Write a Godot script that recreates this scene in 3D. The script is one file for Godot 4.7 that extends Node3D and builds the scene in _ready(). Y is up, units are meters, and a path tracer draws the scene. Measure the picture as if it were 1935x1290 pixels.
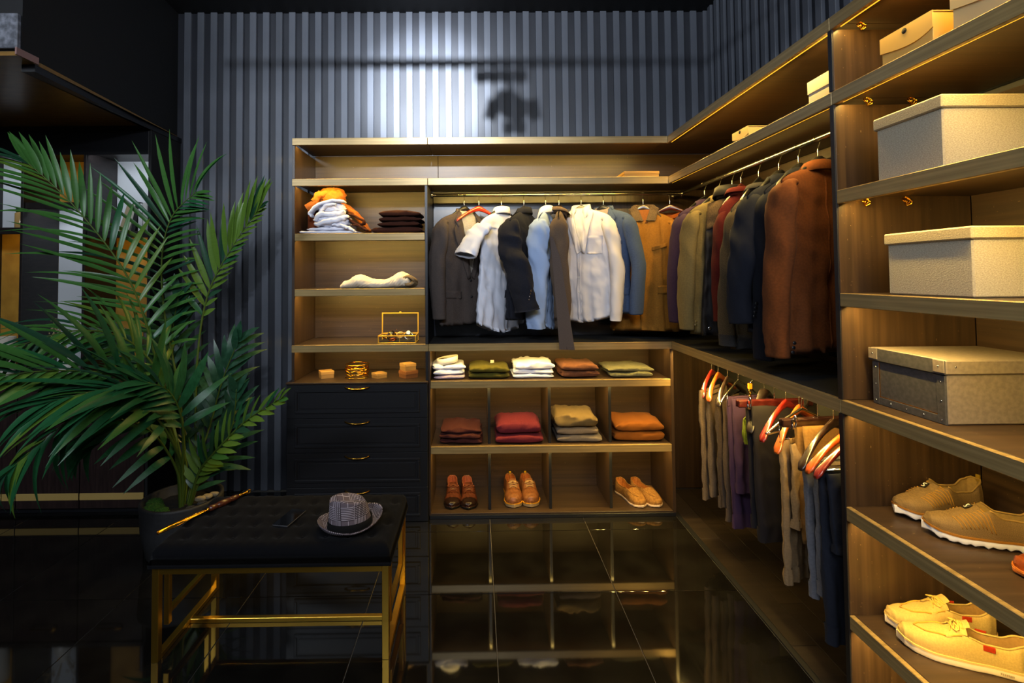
extends Node3D

var taken := {}
var rng := RandomNumberGenerator.new()
var M := {}
var WARM := Color(1.0, 0.83, 0.44)
var COOL := Color(0.91, 0.95, 1.0)
const ZF := -3.257      # front of the back units
const ZB := -3.67       # face of their back panels
const XR := 1.261       # front of the right units
const XB := 1.735       # face of their back panels
const H := {"top": 2.466, "upper": 2.198, "a": 1.84, "b": 1.48, "counter": 1.118, "c": 0.879, "d": 0.46, "e": 0.756, "f": 0.391}


func _ready():
	rng.seed = 7
	# --- camera
	var cam := Camera3D.new()
	cam.name = "camera"
	cam.projection = Camera3D.PROJECTION_FRUSTUM
	cam.near = 0.05
	cam.far = 60.0
	cam.size = 2.0 * 645.0 / 946.55 * cam.near
	cam.frustum_offset = Vector2(57.8 / 946.55, -154.0 / 946.55) * cam.near
	cam.transform = Transform3D(Basis(Vector3(0.99992, -0.0085, 0.009), Vector3(0.00823, 0.9995, 0.0306), Vector3(-0.009, -0.0305, 0.9995)).orthonormalized(), Vector3(0, 1.56, 0))
	add_child(cam)
	cam.current = true
	# --- environment: a closed room, so only a black background and the exposure
	var we := WorldEnvironment.new()
	we.name = "world_environment"
	var env := Environment.new()
	env.background_mode = Environment.BG_COLOR
	env.background_color = Color(0, 0, 0)
	env.tonemap_mode = Environment.TONE_MAPPER_LINEAR
	env.tonemap_exposure = 1.0
	env.sdfgi_enabled = true
	env.ssao_enabled = true
	env.ssil_enabled = true
	we.environment = env
	add_child(we)
	# --- large lights: unseen lamp panels, placed behind and above the camera for their light; the track spot follows in spots()
	unseen_soft_lamp(Vector3(0.35, 3.0, 0.65), Vector3(0.45, 1.2, -3.4), Vector2(1.2, 0.9), 4.0, "unseen tilted lamp panel behind the viewer, placed to light the hanging clothes")
	unseen_soft_lamp(Vector3(-2.6, 3.2, 0.4), Vector3(-2.1, 1.2, -3.0), Vector2(0.9, 0.35), 4.6, "unseen tilted lamp panel behind the viewer, placed to light the palm")
	unseen_soft_lamp(Vector3(-0.8, 3.5, 2.2), Vector3(-0.8, 0.0, 2.6), Vector2(1.6, 0.5), 4.5, "unseen flat lamp panel behind the viewer, placed to light the front wall")
	materials()
	spots()
	# --- the place
	shell()
	left_bookcase()
	joinery()
	tower()
	rails()
	clothes()
	trousers()
	folded_rows()
	upper_pile()
	trinkets()
	shoes()
	boxes()
	bench()
	palm()


# ---------------------------------------------------------------- helpers
func numbered(called: String) -> String:
	if not taken.has(called):
		taken[called] = 0
		return called
	taken[called] += 1
	return "%s_%03d" % [called, taken[called]]

func tag(o: Node, label: String, category := "", group := "", kind := "") -> void:
	if label: o.set_meta("label", label)
	if category: o.set_meta("category", category)
	if group: o.set_meta("group", group)
	if kind: o.set_meta("kind", kind)

func thing(called: String, label: String, category: String, at := Vector3.ZERO, turn := 0.0, group := "", kind := "") -> Node3D:
	var o := Node3D.new()
	o.name = numbered(called)
	o.position = at
	o.rotation.y = turn
	tag(o, label, category, group, kind)
	add_child(o, true)
	return o

func dup(root: Node3D, at: Vector3, turn: float, label: String, group := "") -> Node3D:
	var r: Node3D = root.duplicate()
	r.name = numbered(String(root.name).rstrip("0123456789").rstrip("_"))
	add_child(r, true)
	r.position = at
	r.rotation.y = turn
	tag(r, label, "", group)
	return r

func mk(flat := false) -> SurfaceTool:
	var st := SurfaceTool.new()
	st.begin(Mesh.PRIMITIVE_TRIANGLES)
	st.set_smooth_group(0xffffffff if flat else 0)
	return st

func part(parent: Node3D, called: String, shape, m: Material, at := Vector3.ZERO) -> MeshInstance3D:
	var o := MeshInstance3D.new()
	o.name = called
	if shape is SurfaceTool:
		shape.generate_normals()
		shape.index()
		o.mesh = shape.commit()
	else:
		o.mesh = shape
	o.material_override = m
	o.position = at
	o.cast_shadow = GeometryInstance3D.SHADOW_CASTING_SETTING_ON
	parent.add_child(o, true)
	return o

func place_of(n: Node) -> Vector3:
	var p := Vector3.ZERO
	while n is Node3D and n != self:
		p += n.position
		n = n.get_parent()
	return p

# a chamfered box given by world corners, under a parent that is not turned
func wbox(parent: Node3D, called: String, lo: Vector3, hi: Vector3, m: Material, b := 0.0015) -> MeshInstance3D:
	var st := mk(true)
	box(st, Vector3.ZERO, hi - lo, b)
	return part(parent, called, st, m, (lo + hi) / 2.0 - place_of(parent))

func lbox(parent: Node3D, called: String, c: Vector3, s: Vector3, m: Material, b := 0.0015, turn := Basis()) -> MeshInstance3D:
	var st := mk(true)
	box(st, Vector3.ZERO, s, b)
	var o := part(parent, called, st, m, c)
	o.basis = turn
	return o

func tri(st: SurfaceTool, a: Vector3, b: Vector3, c: Vector3) -> void:
	st.add_vertex(a)
	st.add_vertex(b)
	st.add_vertex(c)

func quad(st: SurfaceTool, a: Vector3, b: Vector3, c: Vector3, d: Vector3) -> void:
	tri(st, a, b, c)
	tri(st, a, c, d)

func face(st: SurfaceTool, p: Array, c: Vector3) -> void:
	var n: Vector3 = (p[1] - p[0]).cross(p[2] - p[0])
	if n.dot((p[0] + p[2]) / 2.0 - c) > 0:
		p.reverse()
	for i in range(1, p.size() - 1):
		tri(st, p[0], p[i], p[i + 1])

func box(st: SurfaceTool, c: Vector3, s: Vector3, b := 0.0, turn := Basis()) -> void:
	var h := s / 2.0
	b = minf(b, minf(h.x, minf(h.y, h.z)) * 0.9)
	var at := func(sg: Vector3, full: int) -> Vector3:
		var v := Vector3(h.x - b, h.y - b, h.z - b)
		v[full] = h[full]
		return c + turn * (v * sg)
	for a in 3:
		var u := (a + 1) % 3
		var w := (a + 2) % 3
		for s1 in [-1.0, 1.0]:
			var q := []
			for k in [[-1.0, -1.0], [1.0, -1.0], [1.0, 1.0], [-1.0, 1.0]]:
				var sg := Vector3.ONE
				sg[a] = s1
				sg[u] = k[0]
				sg[w] = k[1]
				q.append(at.call(sg, a))
			face(st, q, c)
			if b > 0.0:
				for s2 in [-1.0, 1.0]:
					var e := []
					for k in [[-1.0, a], [1.0, a], [1.0, u], [-1.0, u]]:
						var sg := Vector3.ONE
						sg[a] = s1
						sg[u] = s2
						sg[w] = k[0]
						e.append(at.call(sg, k[1]))
					face(st, e, c)
	if b > 0.0:
		for x in [-1.0, 1.0]:
			for y in [-1.0, 1.0]:
				for z in [-1.0, 1.0]:
					var sg := Vector3(x, y, z)
					face(st, [at.call(sg, 0), at.call(sg, 1), at.call(sg, 2)], c)

# rows of points skinned into a sheet; wrap joins the last column to the first
func skin(st: SurfaceTool, rows: Array, wrap := true, caps := false) -> void:
	var n: int = rows[0].size()
	for i in range(rows.size() - 1):
		var a: PackedVector3Array = rows[i]
		var b: PackedVector3Array = rows[i + 1]
		for j in range(n if wrap else n - 1):
			var k := (j + 1) % n
			quad(st, a[j], a[k], b[k], b[j])
	if caps:
		for e in [0, rows.size() - 1]:
			var r: PackedVector3Array = rows[e]
			var mid := Vector3.ZERO
			for p in r:
				mid += p / n
			for j in n:
				if e == 0:
					tri(st, mid, r[(j + 1) % n], r[j])
				else:
					tri(st, mid, r[j], r[(j + 1) % n])

func tube(st: SurfaceTool, pts: Array, r, sides := 8, closed := false, squash := 1.0, caps := true) -> void:
	var rows := []
	var n := pts.size()
	var up := Vector3.UP
	var t0: Vector3 = (pts[1] - pts[0]).normalized()
	if absf(t0.dot(up)) > 0.9:
		up = Vector3.FORWARD
	for i in n:
		var t: Vector3
		if closed:
			t = (pts[(i + 1) % n] - pts[(i - 1 + n) % n]).normalized()
		else:
			t = (pts[mini(i + 1, n - 1)] - pts[maxi(i - 1, 0)]).normalized()
		var s := t.cross(up).normalized()
		up = s.cross(t).normalized()
		var rad: float = r[i] if r is Array else r
		var row := PackedVector3Array()
		for k in sides:
			var a := TAU * k / sides
			row.append(pts[i] + s * cos(a) * rad + up * sin(a) * rad * squash)
		rows.append(row)
	if closed:
		rows.append(rows[0])
	skin(st, rows, true, caps and not closed)

func lathe(st: SurfaceTool, profile: Array, sides := 32, c := Vector3.ZERO) -> void:
	var rows := []
	for p in profile:
		var row := PackedVector3Array()
		for k in sides:
			var a := TAU * k / sides
			row.append(c + Vector3(cos(a) * p.x, p.y, sin(a) * p.x))
		rows.append(row)
	skin(st, rows)

func smooth_path(pts: Array, per := 6) -> Array:
	var out := []
	for i in range(pts.size() - 1):
		var p0 = pts[maxi(i - 1, 0)]
		var p3 = pts[mini(i + 2, pts.size() - 1)]
		for k in per:
			out.append(pts[i].cubic_interpolate(pts[i + 1], p0, p3, float(k) / per))
	out.append(pts[-1])
	return out

func ease_list(list: Array, t: float) -> float:    # [[t, value], ...] smoothly
	for i in range(list.size() - 1):
		if t <= list[i + 1][0]:
			var u: float = clampf((t - list[i][0]) / (list[i + 1][0] - list[i][0]), 0.0, 1.0)
			u = u * u * (3.0 - 2.0 * u)
			return lerpf(list[i][1], list[i + 1][1], u)
	return list[-1][1]

# ---------------------------------------------------------------- materials
func noise_tex(freq: float, c0: Color, c1: Color, type := FastNoiseLite.TYPE_SIMPLEX_SMOOTH, octaves := 4, size := 256, sd := 1) -> NoiseTexture2D:
	var n := FastNoiseLite.new()
	n.seed = sd
	n.noise_type = type
	n.frequency = freq
	n.fractal_octaves = octaves
	var t := NoiseTexture2D.new()
	t.width = size
	t.height = size
	t.seamless = true
	t.noise = n
	var g := Gradient.new()
	g.set_color(0, c0)
	g.set_color(1, c1)
	g.set_offset(0, 0.2)
	g.set_offset(1, 0.8)
	t.color_ramp = g
	return t

func grey(freq: float, type := FastNoiseLite.TYPE_SIMPLEX_SMOOTH, octaves := 3, sd := 5) -> NoiseTexture2D:
	return noise_tex(freq, Color.BLACK, Color.WHITE, type, octaves, 256, sd)

func plain(c: Color, rough := 0.6, metal := 0.0, spec := 0.5) -> StandardMaterial3D:
	var m := StandardMaterial3D.new()
	m.albedo_color = c
	m.roughness = rough
	m.metallic = metal
	m.metallic_specular = spec
	return m

func noisy(c0: Color, c1: Color, freq: float, scale: Vector3, rough := 0.6, metal := 0.0, world := false, bump := 0.0, octaves := 4, sd := 1) -> StandardMaterial3D:
	var m := plain(Color.WHITE, rough, metal)
	m.albedo_texture = noise_tex(freq, c0, c1, FastNoiseLite.TYPE_SIMPLEX_SMOOTH, octaves, 256, sd)
	m.uv1_triplanar = true
	m.uv1_world_triplanar = world
	m.uv1_scale = scale
	if bump > 0.0:
		m.heightmap_enabled = true
		m.heightmap_texture = M.grain
		m.heightmap_scale = bump
	return m

# grain that runs one way, with a few pale scratches and specks of dust that lie on the board
func grain_image(c0: Color, c1: Color, sd: int, specks: int) -> ImageTexture:
	var s := 512
	var n := FastNoiseLite.new()
	n.seed = sd
	n.frequency = 0.012
	n.fractal_octaves = 4
	var im := Image.create(s, s, false, Image.FORMAT_RGB8)
	for y in s:
		for x in s:
			var a := TAU * x / s
			var b := TAU * y / s
			var v := n.get_noise_3d(sin(a) * 25.0 + y * 2.4 * (0.0), cos(a) * 25.0, 0.0) * 0.2
			v += n.get_noise_3d(cos(b) * 330.0, sin(b) * 330.0, sin(a) * 20.0) * 0.55 + n.get_noise_3d(cos(b) * 900.0, sin(b) * 900.0, sin(a) * 26.0 + 50.0) * 0.35
			im.set_pixel(x, y, c0.lerp(c1, clampf(v + 0.5, 0.0, 1.0)))
	var r := RandomNumberGenerator.new()
	r.seed = sd
	for i in specks:
		var x := r.randi_range(0, s - 1)
		var y := r.randi_range(0, s - 1)
		var l := 1 if r.randf() < 0.8 else r.randi_range(2, 4)
		var w := c1.lerp(Color(0.75, 0.66, 0.5), r.randf_range(0.1, 0.55))
		for k in l:
			im.set_pixel((x + k) % s, y, w)
	return ImageTexture.create_from_image(im)

func board(tex: Texture2D, axis: int, rough: float, metal := 0.0, bump := 0.02, per := 1.1) -> StandardMaterial3D:
	var m := plain(Color.WHITE, rough, metal)
	m.albedo_texture = tex
	m.uv1_triplanar = true
	m.uv1_triplanar_sharpness = 8.0
	# the texture's rows run along u: u is -z on x faces, x elsewhere; stretch so the grain follows the axis
	m.uv1_scale = Vector3(per, per, per)
	m.uv1_offset = Vector3(0.13 * axis, 0.37, 0.71 * axis)
	if bump > 0.0:
		m.heightmap_enabled = true
		m.heightmap_texture = tex
		m.heightmap_scale = bump
	return m

func cloth(c: Color, vary := 0.12, fine := 3.0, rough := 0.9, sheen := 0.25) -> StandardMaterial3D:
	var m := plain(c, rough, 0.0, 0.3)
	var lo := 1.0 - snappedf(vary, 0.05) * (1.4 if vary > 0.17 else 0.8) - 0.02
	var key := "cloth%.2f" % lo
	if not M.has(key):
		M[key] = noise_tex(0.05, Color(lo, lo, lo), Color.WHITE, FastNoiseLite.TYPE_SIMPLEX_SMOOTH, 5, 256, 3)
	if vary > 0.055:
		m.albedo_texture = M[key]
	m.uv1_triplanar = true
	m.uv1_scale = Vector3.ONE * fine * 2.0
	m.rim_enabled = sheen > 0.0
	m.rim = sheen
	m.rim_tint = 0.7
	if vary > 0.11:
		m.heightmap_enabled = true
		m.heightmap_texture = M.weave
		m.heightmap_scale = 0.004
	return m

func materials() -> void:
	M.grain = grey(0.03)
	M.weave = grey(0.3, FastNoiseLite.TYPE_VALUE, 2)
	var brown_h := grain_image(Color(0.155, 0.112, 0.083), Color(0.268, 0.198, 0.142), 11, 260)
	var brown_v := turned(brown_h)
	M.brown = board(brown_h, 0, 0.42)
	M.brown_v = board(brown_v, 1, 0.36)
	var bronze_h := grain_image(Color(0.49, 0.405, 0.25), Color(0.75, 0.635, 0.42), 23, 30)
	M.bronze = board(bronze_h, 0, 0.36, 0.3, 0.015, 1.4)
	M.gold_edge = plain(Color(0.86, 0.66, 0.28), 0.3, 0.8)
	M.black = plain(Color(0.075, 0.078, 0.095), 0.42)
	M.black_matte = plain(Color(0.05, 0.05, 0.058), 0.75)
	M.navy_panel = noisy(Color(0.14, 0.145, 0.18), Color(0.19, 0.195, 0.235), 0.03, Vector3(1, 1, 1), 0.3)
	M.slat = noisy(Color(0.355, 0.37, 0.405), Color(0.405, 0.42, 0.455), 0.02, Vector3(0.6, 0.3, 0.6), 0.5)
	M.recess = noisy(Color(0.175, 0.182, 0.21), Color(0.21, 0.218, 0.245), 0.02, Vector3(0.6, 0.3, 0.6), 0.5)
	M.tile = noisy(Color(0.055, 0.05, 0.045), Color(0.085, 0.08, 0.07), 0.02, Vector3(0.8, 0.8, 0.8), 0.045)
	M.tile.metallic_specular = 0.75
	M.grout = plain(Color(0.42, 0.40, 0.37), 0.8)
	M.plank = [board(grain_image(Color(0.10, 0.075, 0.058), Color(0.19, 0.15, 0.115), 31, 60), 0, 0.38), board(grain_image(Color(0.13, 0.10, 0.08), Color(0.22, 0.175, 0.14), 32, 60), 1, 0.42)]
	M.steel = plain(Color(0.72, 0.70, 0.66), 0.22, 1.0)
	M.chrome = plain(Color(0.85, 0.85, 0.86), 0.12, 1.0)
	M.brass = plain(Color(0.88, 0.64, 0.22), 0.2, 1.0)
	M.gold = plain(Color(0.92, 0.72, 0.28), 0.3, 1.0)
	M.led = plain(Color(1, 0.8, 0.35), 0.5)
	M.led.emission_enabled = true
	M.led.emission = Color(1.0, 0.74, 0.18)
	M.led.emission_energy_multiplier = 1.4
	M.unseen_led_cool = plain(Color(0.9, 0.95, 1), 0.5)
	M.unseen_led_cool.emission_enabled = true
	M.unseen_led_cool.emission = COOL
	M.unseen_led_cool.emission_energy_multiplier = 1.5

func turned(t: ImageTexture) -> ImageTexture:
	var im: Image = t.get_image().duplicate()
	im.rotate_90(CLOCKWISE)
	return ImageTexture.create_from_image(im)

# ---------------------------------------------------------------- lights
func unseen_soft_lamp(at: Vector3, goal: Vector3, size: Vector2, energy: float, label: String) -> void:  # panel lamp out of view, placed for the light it gives
	var o := thing("unseen_lamp_panel", label, "lamp", at, 0.0)
	o.basis = Basis.looking_at(goal - at, Vector3.UP if absf((goal - at).normalized().y) < 0.9 else Vector3.BACK)
	lbox(o, "housing", Vector3(0, 0, 0.025), Vector3(size.x + 0.04, size.y + 0.04, 0.04), plain(Color(0.1, 0.1, 0.1), 0.5))
	var glow := plain(Color.WHITE, 0.5)
	glow.emission_enabled = true
	glow.emission = COOL
	glow.emission_energy_multiplier = 2.0
	lbox(o, "diffuser", Vector3(0, 0, 0.001), Vector3(size.x, size.y, 0.006), glow)
	var l := AreaLight3D.new()
	l.name = "unseen_panel_light"
	l.area_size = size
	l.light_color = COOL
	l.light_energy = energy
	l.area_range = 14.0
	l.shadow_enabled = true
	l.position = Vector3(0, 0, -0.008)
	o.add_child(l, true)
	# rods added so that the unseen panels hang from the ceiling
	if at.y < 3.45:
		var inv := o.basis.inverse()
		for e in [-0.42, 0.42]:
			var foot := Vector3(e * size.x, 0, 0.05)
			var top := 3.55 - (at + o.basis * foot).y
			lbox(o, "added_hanging_rod", foot + inv * Vector3(0, top / 2, 0), Vector3(0.012, top, 0.012), plain(Color(0.1, 0.1, 0.1), 0.5), 0.0, inv)

# a bar of LEDs with a soft line light just in front of its glowing face
func led(parent: Node3D, a: Vector3, b: Vector3, towards: Vector3, per_metre: float, cool := false) -> void:
	var mid := (a + b) / 2.0
	var along := (b - a).normalized()
	var n := (towards - along * towards.dot(along)).normalized()
	var side := n.cross(along).normalized()
	var st := mk(true)
	box(st, Vector3.ZERO, Vector3(a.distance_to(b), 0.007, 0.007), 0.001)
	var o := part(parent, "led_strip", st, M.unseen_led_cool if cool else M.led, mid - place_of(parent))
	o.basis = Basis(along, side.cross(-along) * -1.0, side) if false else Basis(along, -n, along.cross(-n))
	var l := AreaLight3D.new()
	l.name = "strip_light"
	l.area_size = Vector2(a.distance_to(b), 0.008)
	l.light_color = COOL if cool else WARM
	l.light_energy = per_metre * a.distance_to(b)
	l.area_range = 4.0
	l.shadow_enabled = true
	l.basis = Basis(along, along.cross(n), -n).orthonormalized() if false else Basis(along, (-n).cross(along), -n)
	l.position = mid + n * 0.006 - place_of(parent)
	parent.add_child(l, true)

func spots() -> void:
	var bl := plain(Color(0.04, 0.04, 0.045), 0.5)
	# the track that hangs between the lamps and the slatted wall, seen only by its shadow
	var tr := thing("lighting_track", "black ceiling track whose shadow crosses the slatted wall", "lighting track", Vector3(0.55, 3.03, -1.75))
	lbox(tr, "rail", Vector3.ZERO, Vector3(3.2, 0.035, 0.035), bl)
	for x in [-1.4, 1.1]:
		lbox(tr, "hanger", Vector3(x, 0.265, 0), Vector3(0.012, 0.5, 0.012), bl)
	var h := thing("track_spotlight", "unlit black track spotlight casting its shadow on the slats", "spotlight", Vector3(0.03, 3.01, -1.75))
	lbox(h, "adapter", Vector3(-0.04, -0.03, 0), Vector3(0.2, 0.05, 0.03), bl)
	lbox(h, "stem", Vector3(0, -0.075, 0), Vector3(0.018, 0.07, 0.018), bl)
	var st := mk()
	tube(st, [Vector3(-0.03, -0.13, 0.06), Vector3(0.0, -0.145, -0.03), Vector3(0.03, -0.16, -0.1)], 0.052, 16)
	part(h, "can", st, bl)
	for s in [-1.0, 1.0]:
		lbox(h, "barn_door", Vector3(s * 0.082 + 0.012, -0.16, -0.08), Vector3(0.05, 0.085, 0.008), bl, 0.001, Basis(Vector3.BACK, s * 0.25))
	lbox(h, "barn_door", Vector3(0.02, -0.232, -0.09), Vector3(0.09, 0.05, 0.008), bl, 0.001)
	# the lit spotlights on the next track behind the camera
	lamp_spot(Vector3(-0.22, 2.9, 0.25), Vector3(-0.36, 2.93, -3.72), [[42.0, 5.0], [22.0, 6.0], [12.5, 28.0], [8.5, 85.0]], "lit white track spotlight behind the viewer aimed at the slatted wall")

func lamp_spot(at: Vector3, goal: Vector3, beams: Array, label: String) -> void:
	var o := thing("track_spotlight", label, "spotlight", at)
	var d := (goal - at).normalized()
	var st := mk()
	tube(st, [-d * 0.17, -d * 0.02], 0.05, 20)
	part(o, "can", st, plain(Color(0.06, 0.06, 0.065), 0.5))
	var g := plain(Color.WHITE, 0.4)
	g.emission_enabled = true
	g.emission = COOL
	g.emission_energy_multiplier = 3.0
	st = mk()
	tube(st, [-d * 0.018, -d * 0.012], 0.042, 20)
	part(o, "lens", st, g)
	lbox(o, "stem", Vector3(0, 0.35, 0) - d * 0.1, Vector3(0.014, 0.6, 0.014), plain(Color(0.06, 0.06, 0.065), 0.5), 0.0)
	for b in beams:    # the wide field and the hot centre of the same lamp
		var l := SpotLight3D.new()
		l.name = "spot_light"
		l.light_color = COOL
		l.light_energy = b[1]
		l.light_size = 0.035
		l.spot_range = 14.0
		l.spot_angle = b[0]
		l.spot_angle_attenuation = 1.0
		l.shadow_enabled = true
		o.add_child(l, true)
		l.position = d * 0.01
		l.basis = Basis.looking_at(d, Vector3.UP)

# ---------------------------------------------------------------- the room
func structure(called: String, label: String, at := Vector3.ZERO) -> Node3D:
	return thing(called, label, "", at, 0.0, "", "structure")

func shell() -> void:
	# back wall: recessed board behind, a vertical slat each 97.7 mm
	var w := structure("wall_back", "dark blue-grey back wall clad in upright slats")
	wbox(w, "backing_board", Vector3(-5.0, 0.0, -3.86), Vector3(1.9, 3.6, -3.742), M.recess, 0.0)
	var sm := mk(true)
	box(sm, Vector3.ZERO, Vector3(0.0485, 3.55, 0.022), 0.0025)
	sm.generate_normals()
	var slat := sm.commit()
	for i in 41:
		var x := -2.155 + 0.0977 * i
		var low := x > -1.15
		if low:
			# behind the cabinets only the length above them shows
			var s2 := mk(true)
			if i == 11:
				sm = mk(true)
				box(sm, Vector3.ZERO, Vector3(0.0485, 1.07, 0.022), 0.0025)
				sm.generate_normals()
				slat = sm.commit()
			part(w, "slat", slat, M.slat, Vector3(x, 3.015, -3.731))
		else:
			part(w, "slat", slat, M.slat, Vector3(x, 1.775, -3.731))
	# right wall above the cabinets
	var r := structure("wall_right", "dark slatted right wall above the open wardrobe")
	wbox(r, "backing_board", Vector3(1.765, 0.0, -3.86), Vector3(1.9, 3.6, 3.6), M.recess, 0.0)
	sm = mk(true)
	box(sm, Vector3.ZERO, Vector3(0.022, 1.07, 0.0485), 0.0025)
	sm.generate_normals()
	slat = sm.commit()
	for i in 24:
		part(r, "slat", slat, M.slat, Vector3(1.754, 3.015, -3.66 + 0.0977 * i))
	var c := structure("ceiling", "black ceiling over the dressing room")
	wbox(c, "ceiling_board", Vector3(-5.0, 3.55, -3.86), Vector3(1.9, 3.67, 3.6), M.black_matte, 0.0)
	var lw := structure("wall_left", "dark left wall out of view")
	wbox(lw, "wall_board", Vector3(-5.12, 0, -3.86), Vector3(-5.0, 3.67, 3.6), M.black_matte, 0.0)
	var fw := structure("wall_front", "unseen mid-grey wall behind the viewer, toned for the bench reflections")
	wbox(fw, "wall_board", Vector3(-5.0, 0, 3.5), Vector3(1.9, 3.6, 3.62), plain(Color(0.47, 0.46, 0.43), 0.8), 0.0)  # out of view; grey chosen to reflect in the gold bench frame
	# dropped soffit over the left bookcase
	var b := structure("ceiling_bulkhead", "dropped black bulkhead above the left bookcase")
	var slant := func(called: String, y0: float, y1: float, z_front: float, x_left: float, m: Material, out := 0.0):
		# a slab whose right side runs a little askew, from the front corner to the slatted wall
		var st := mk(true)
		var q := [Vector2(x_left, z_front), Vector2(-2.125 + out - 0.0764 * (-2.30 - z_front), z_front), Vector2(-2.235 + out, -3.74), Vector2(x_left, -3.74)]
		var mid := Vector3((x_left - 2.2) / 2.0, (y0 + y1) / 2.0, -3.0)
		for y in [y0, y1]:
			face(st, [Vector3(q[0].x, y, q[0].y), Vector3(q[1].x, y, q[1].y), Vector3(q[2].x, y, q[2].y), Vector3(q[3].x, y, q[3].y)], mid)
		for i in 4:
			var u: Vector2 = q[i]
			var w2: Vector2 = q[(i + 1) % 4]
			face(st, [Vector3(u.x, y0, u.y), Vector3(w2.x, y0, w2.y), Vector3(w2.x, y1, w2.y), Vector3(u.x, y1, u.y)], mid)
		part(b, called, st, m)
	slant.call("bulkhead_box", 2.622, 3.55, -2.34, -5.0, M.black_matte)
	slant.call("lower_board", 2.6, 2.62, -2.32, -5.0, noisy(Color(0.46, 0.34, 0.15), Color(0.54, 0.40, 0.19), 0.02, Vector3(1, 4, 4), 0.3))  # warm glow on the underside is put into this board colour
	slant.call("dark_edge", 2.565, 2.599, -2.42, -2.2, M.black, -0.001)
	wbox(b, "silver_front", Vector3(-5.0, 2.635, -2.339), Vector3(-2.13, 2.80, -2.315), noisy(Color(0.30, 0.31, 0.34), Color(0.5, 0.51, 0.55), 0.03, Vector3(3, 3, 3), 0.45), 0.004)
	wbox(b, "raw_edge", Vector3(-2.124, 2.598, -2.42), Vector3(-2.116, 2.632, -2.30), plain(Color(0.55, 0.42, 0.40), 0.8), 0.001)
	# floor: black polished tiles with pale joints, dark planks under the hanging bay
	var f := structure("floor", "polished black tiled floor with thin pale joints")
	wbox(f, "grout_bed", Vector3(-5.0, -0.12, -3.86), Vector3(1.9, -0.004, 3.6), M.grout, 0.0)
	sm = mk(true)
	box(sm, Vector3.ZERO, Vector3(0.5972, 0.012, 0.5972), 0.0012)
	sm.generate_normals()
	var tile := sm.commit()
	for i in range(-9, 2):
		for j in range(-2, 6):
			var x := 0.0709 + 0.6 * i + 0.3
			var z := -3.1037 + 0.6 * j + 0.3
			if j == -2 and i > -4:
				continue
			if i == 1:
				# the last column is cut along the plank floor
				wbox(f, "tile", Vector3(x - 0.2986, -0.012, z - 0.2986), Vector3(1.27, 0.0, z + 0.2986), M.tile, 0.0012)
			elif i == -9:
				continue
			else:
				part(f, "tile", tile, M.tile, Vector3(x, -0.006, z))
	var rear := structure("floor_far", "far black floor out of view behind the viewer")
	wbox(rear, "floor_sheet", Vector3(-5.0, -0.004, 0.5), Vector3(1.26, -0.001, 3.5), M.black_matte, 0.0)
	var k := structure("trim_1", "black metal strip between tiles and planks")
	wbox(k, "edge_strip", Vector3(1.273, -0.004, -3.66), Vector3(1.298, 0.006, -0.3), M.black, 0.001)
	var p := structure("floor_planks", "dark brown wooden plank floor under the hanging trousers")
	rng.seed = 3
	for row in 4:
		var x0 := 1.301 + row * 0.112
		var z := -3.66 - rng.randf() * 0.3
		while z < -0.4:
			var l := rng.randf_range(0.55, 0.95)
			var z0 := maxf(z, -3.66)
			wbox(p, "plank", Vector3(x0, -0.004, z0), Vector3(x0 + 0.1105, 0.004, z + l - 0.0015), M.plank[rng.randi() % 2], 0.001)
			z += l

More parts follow.
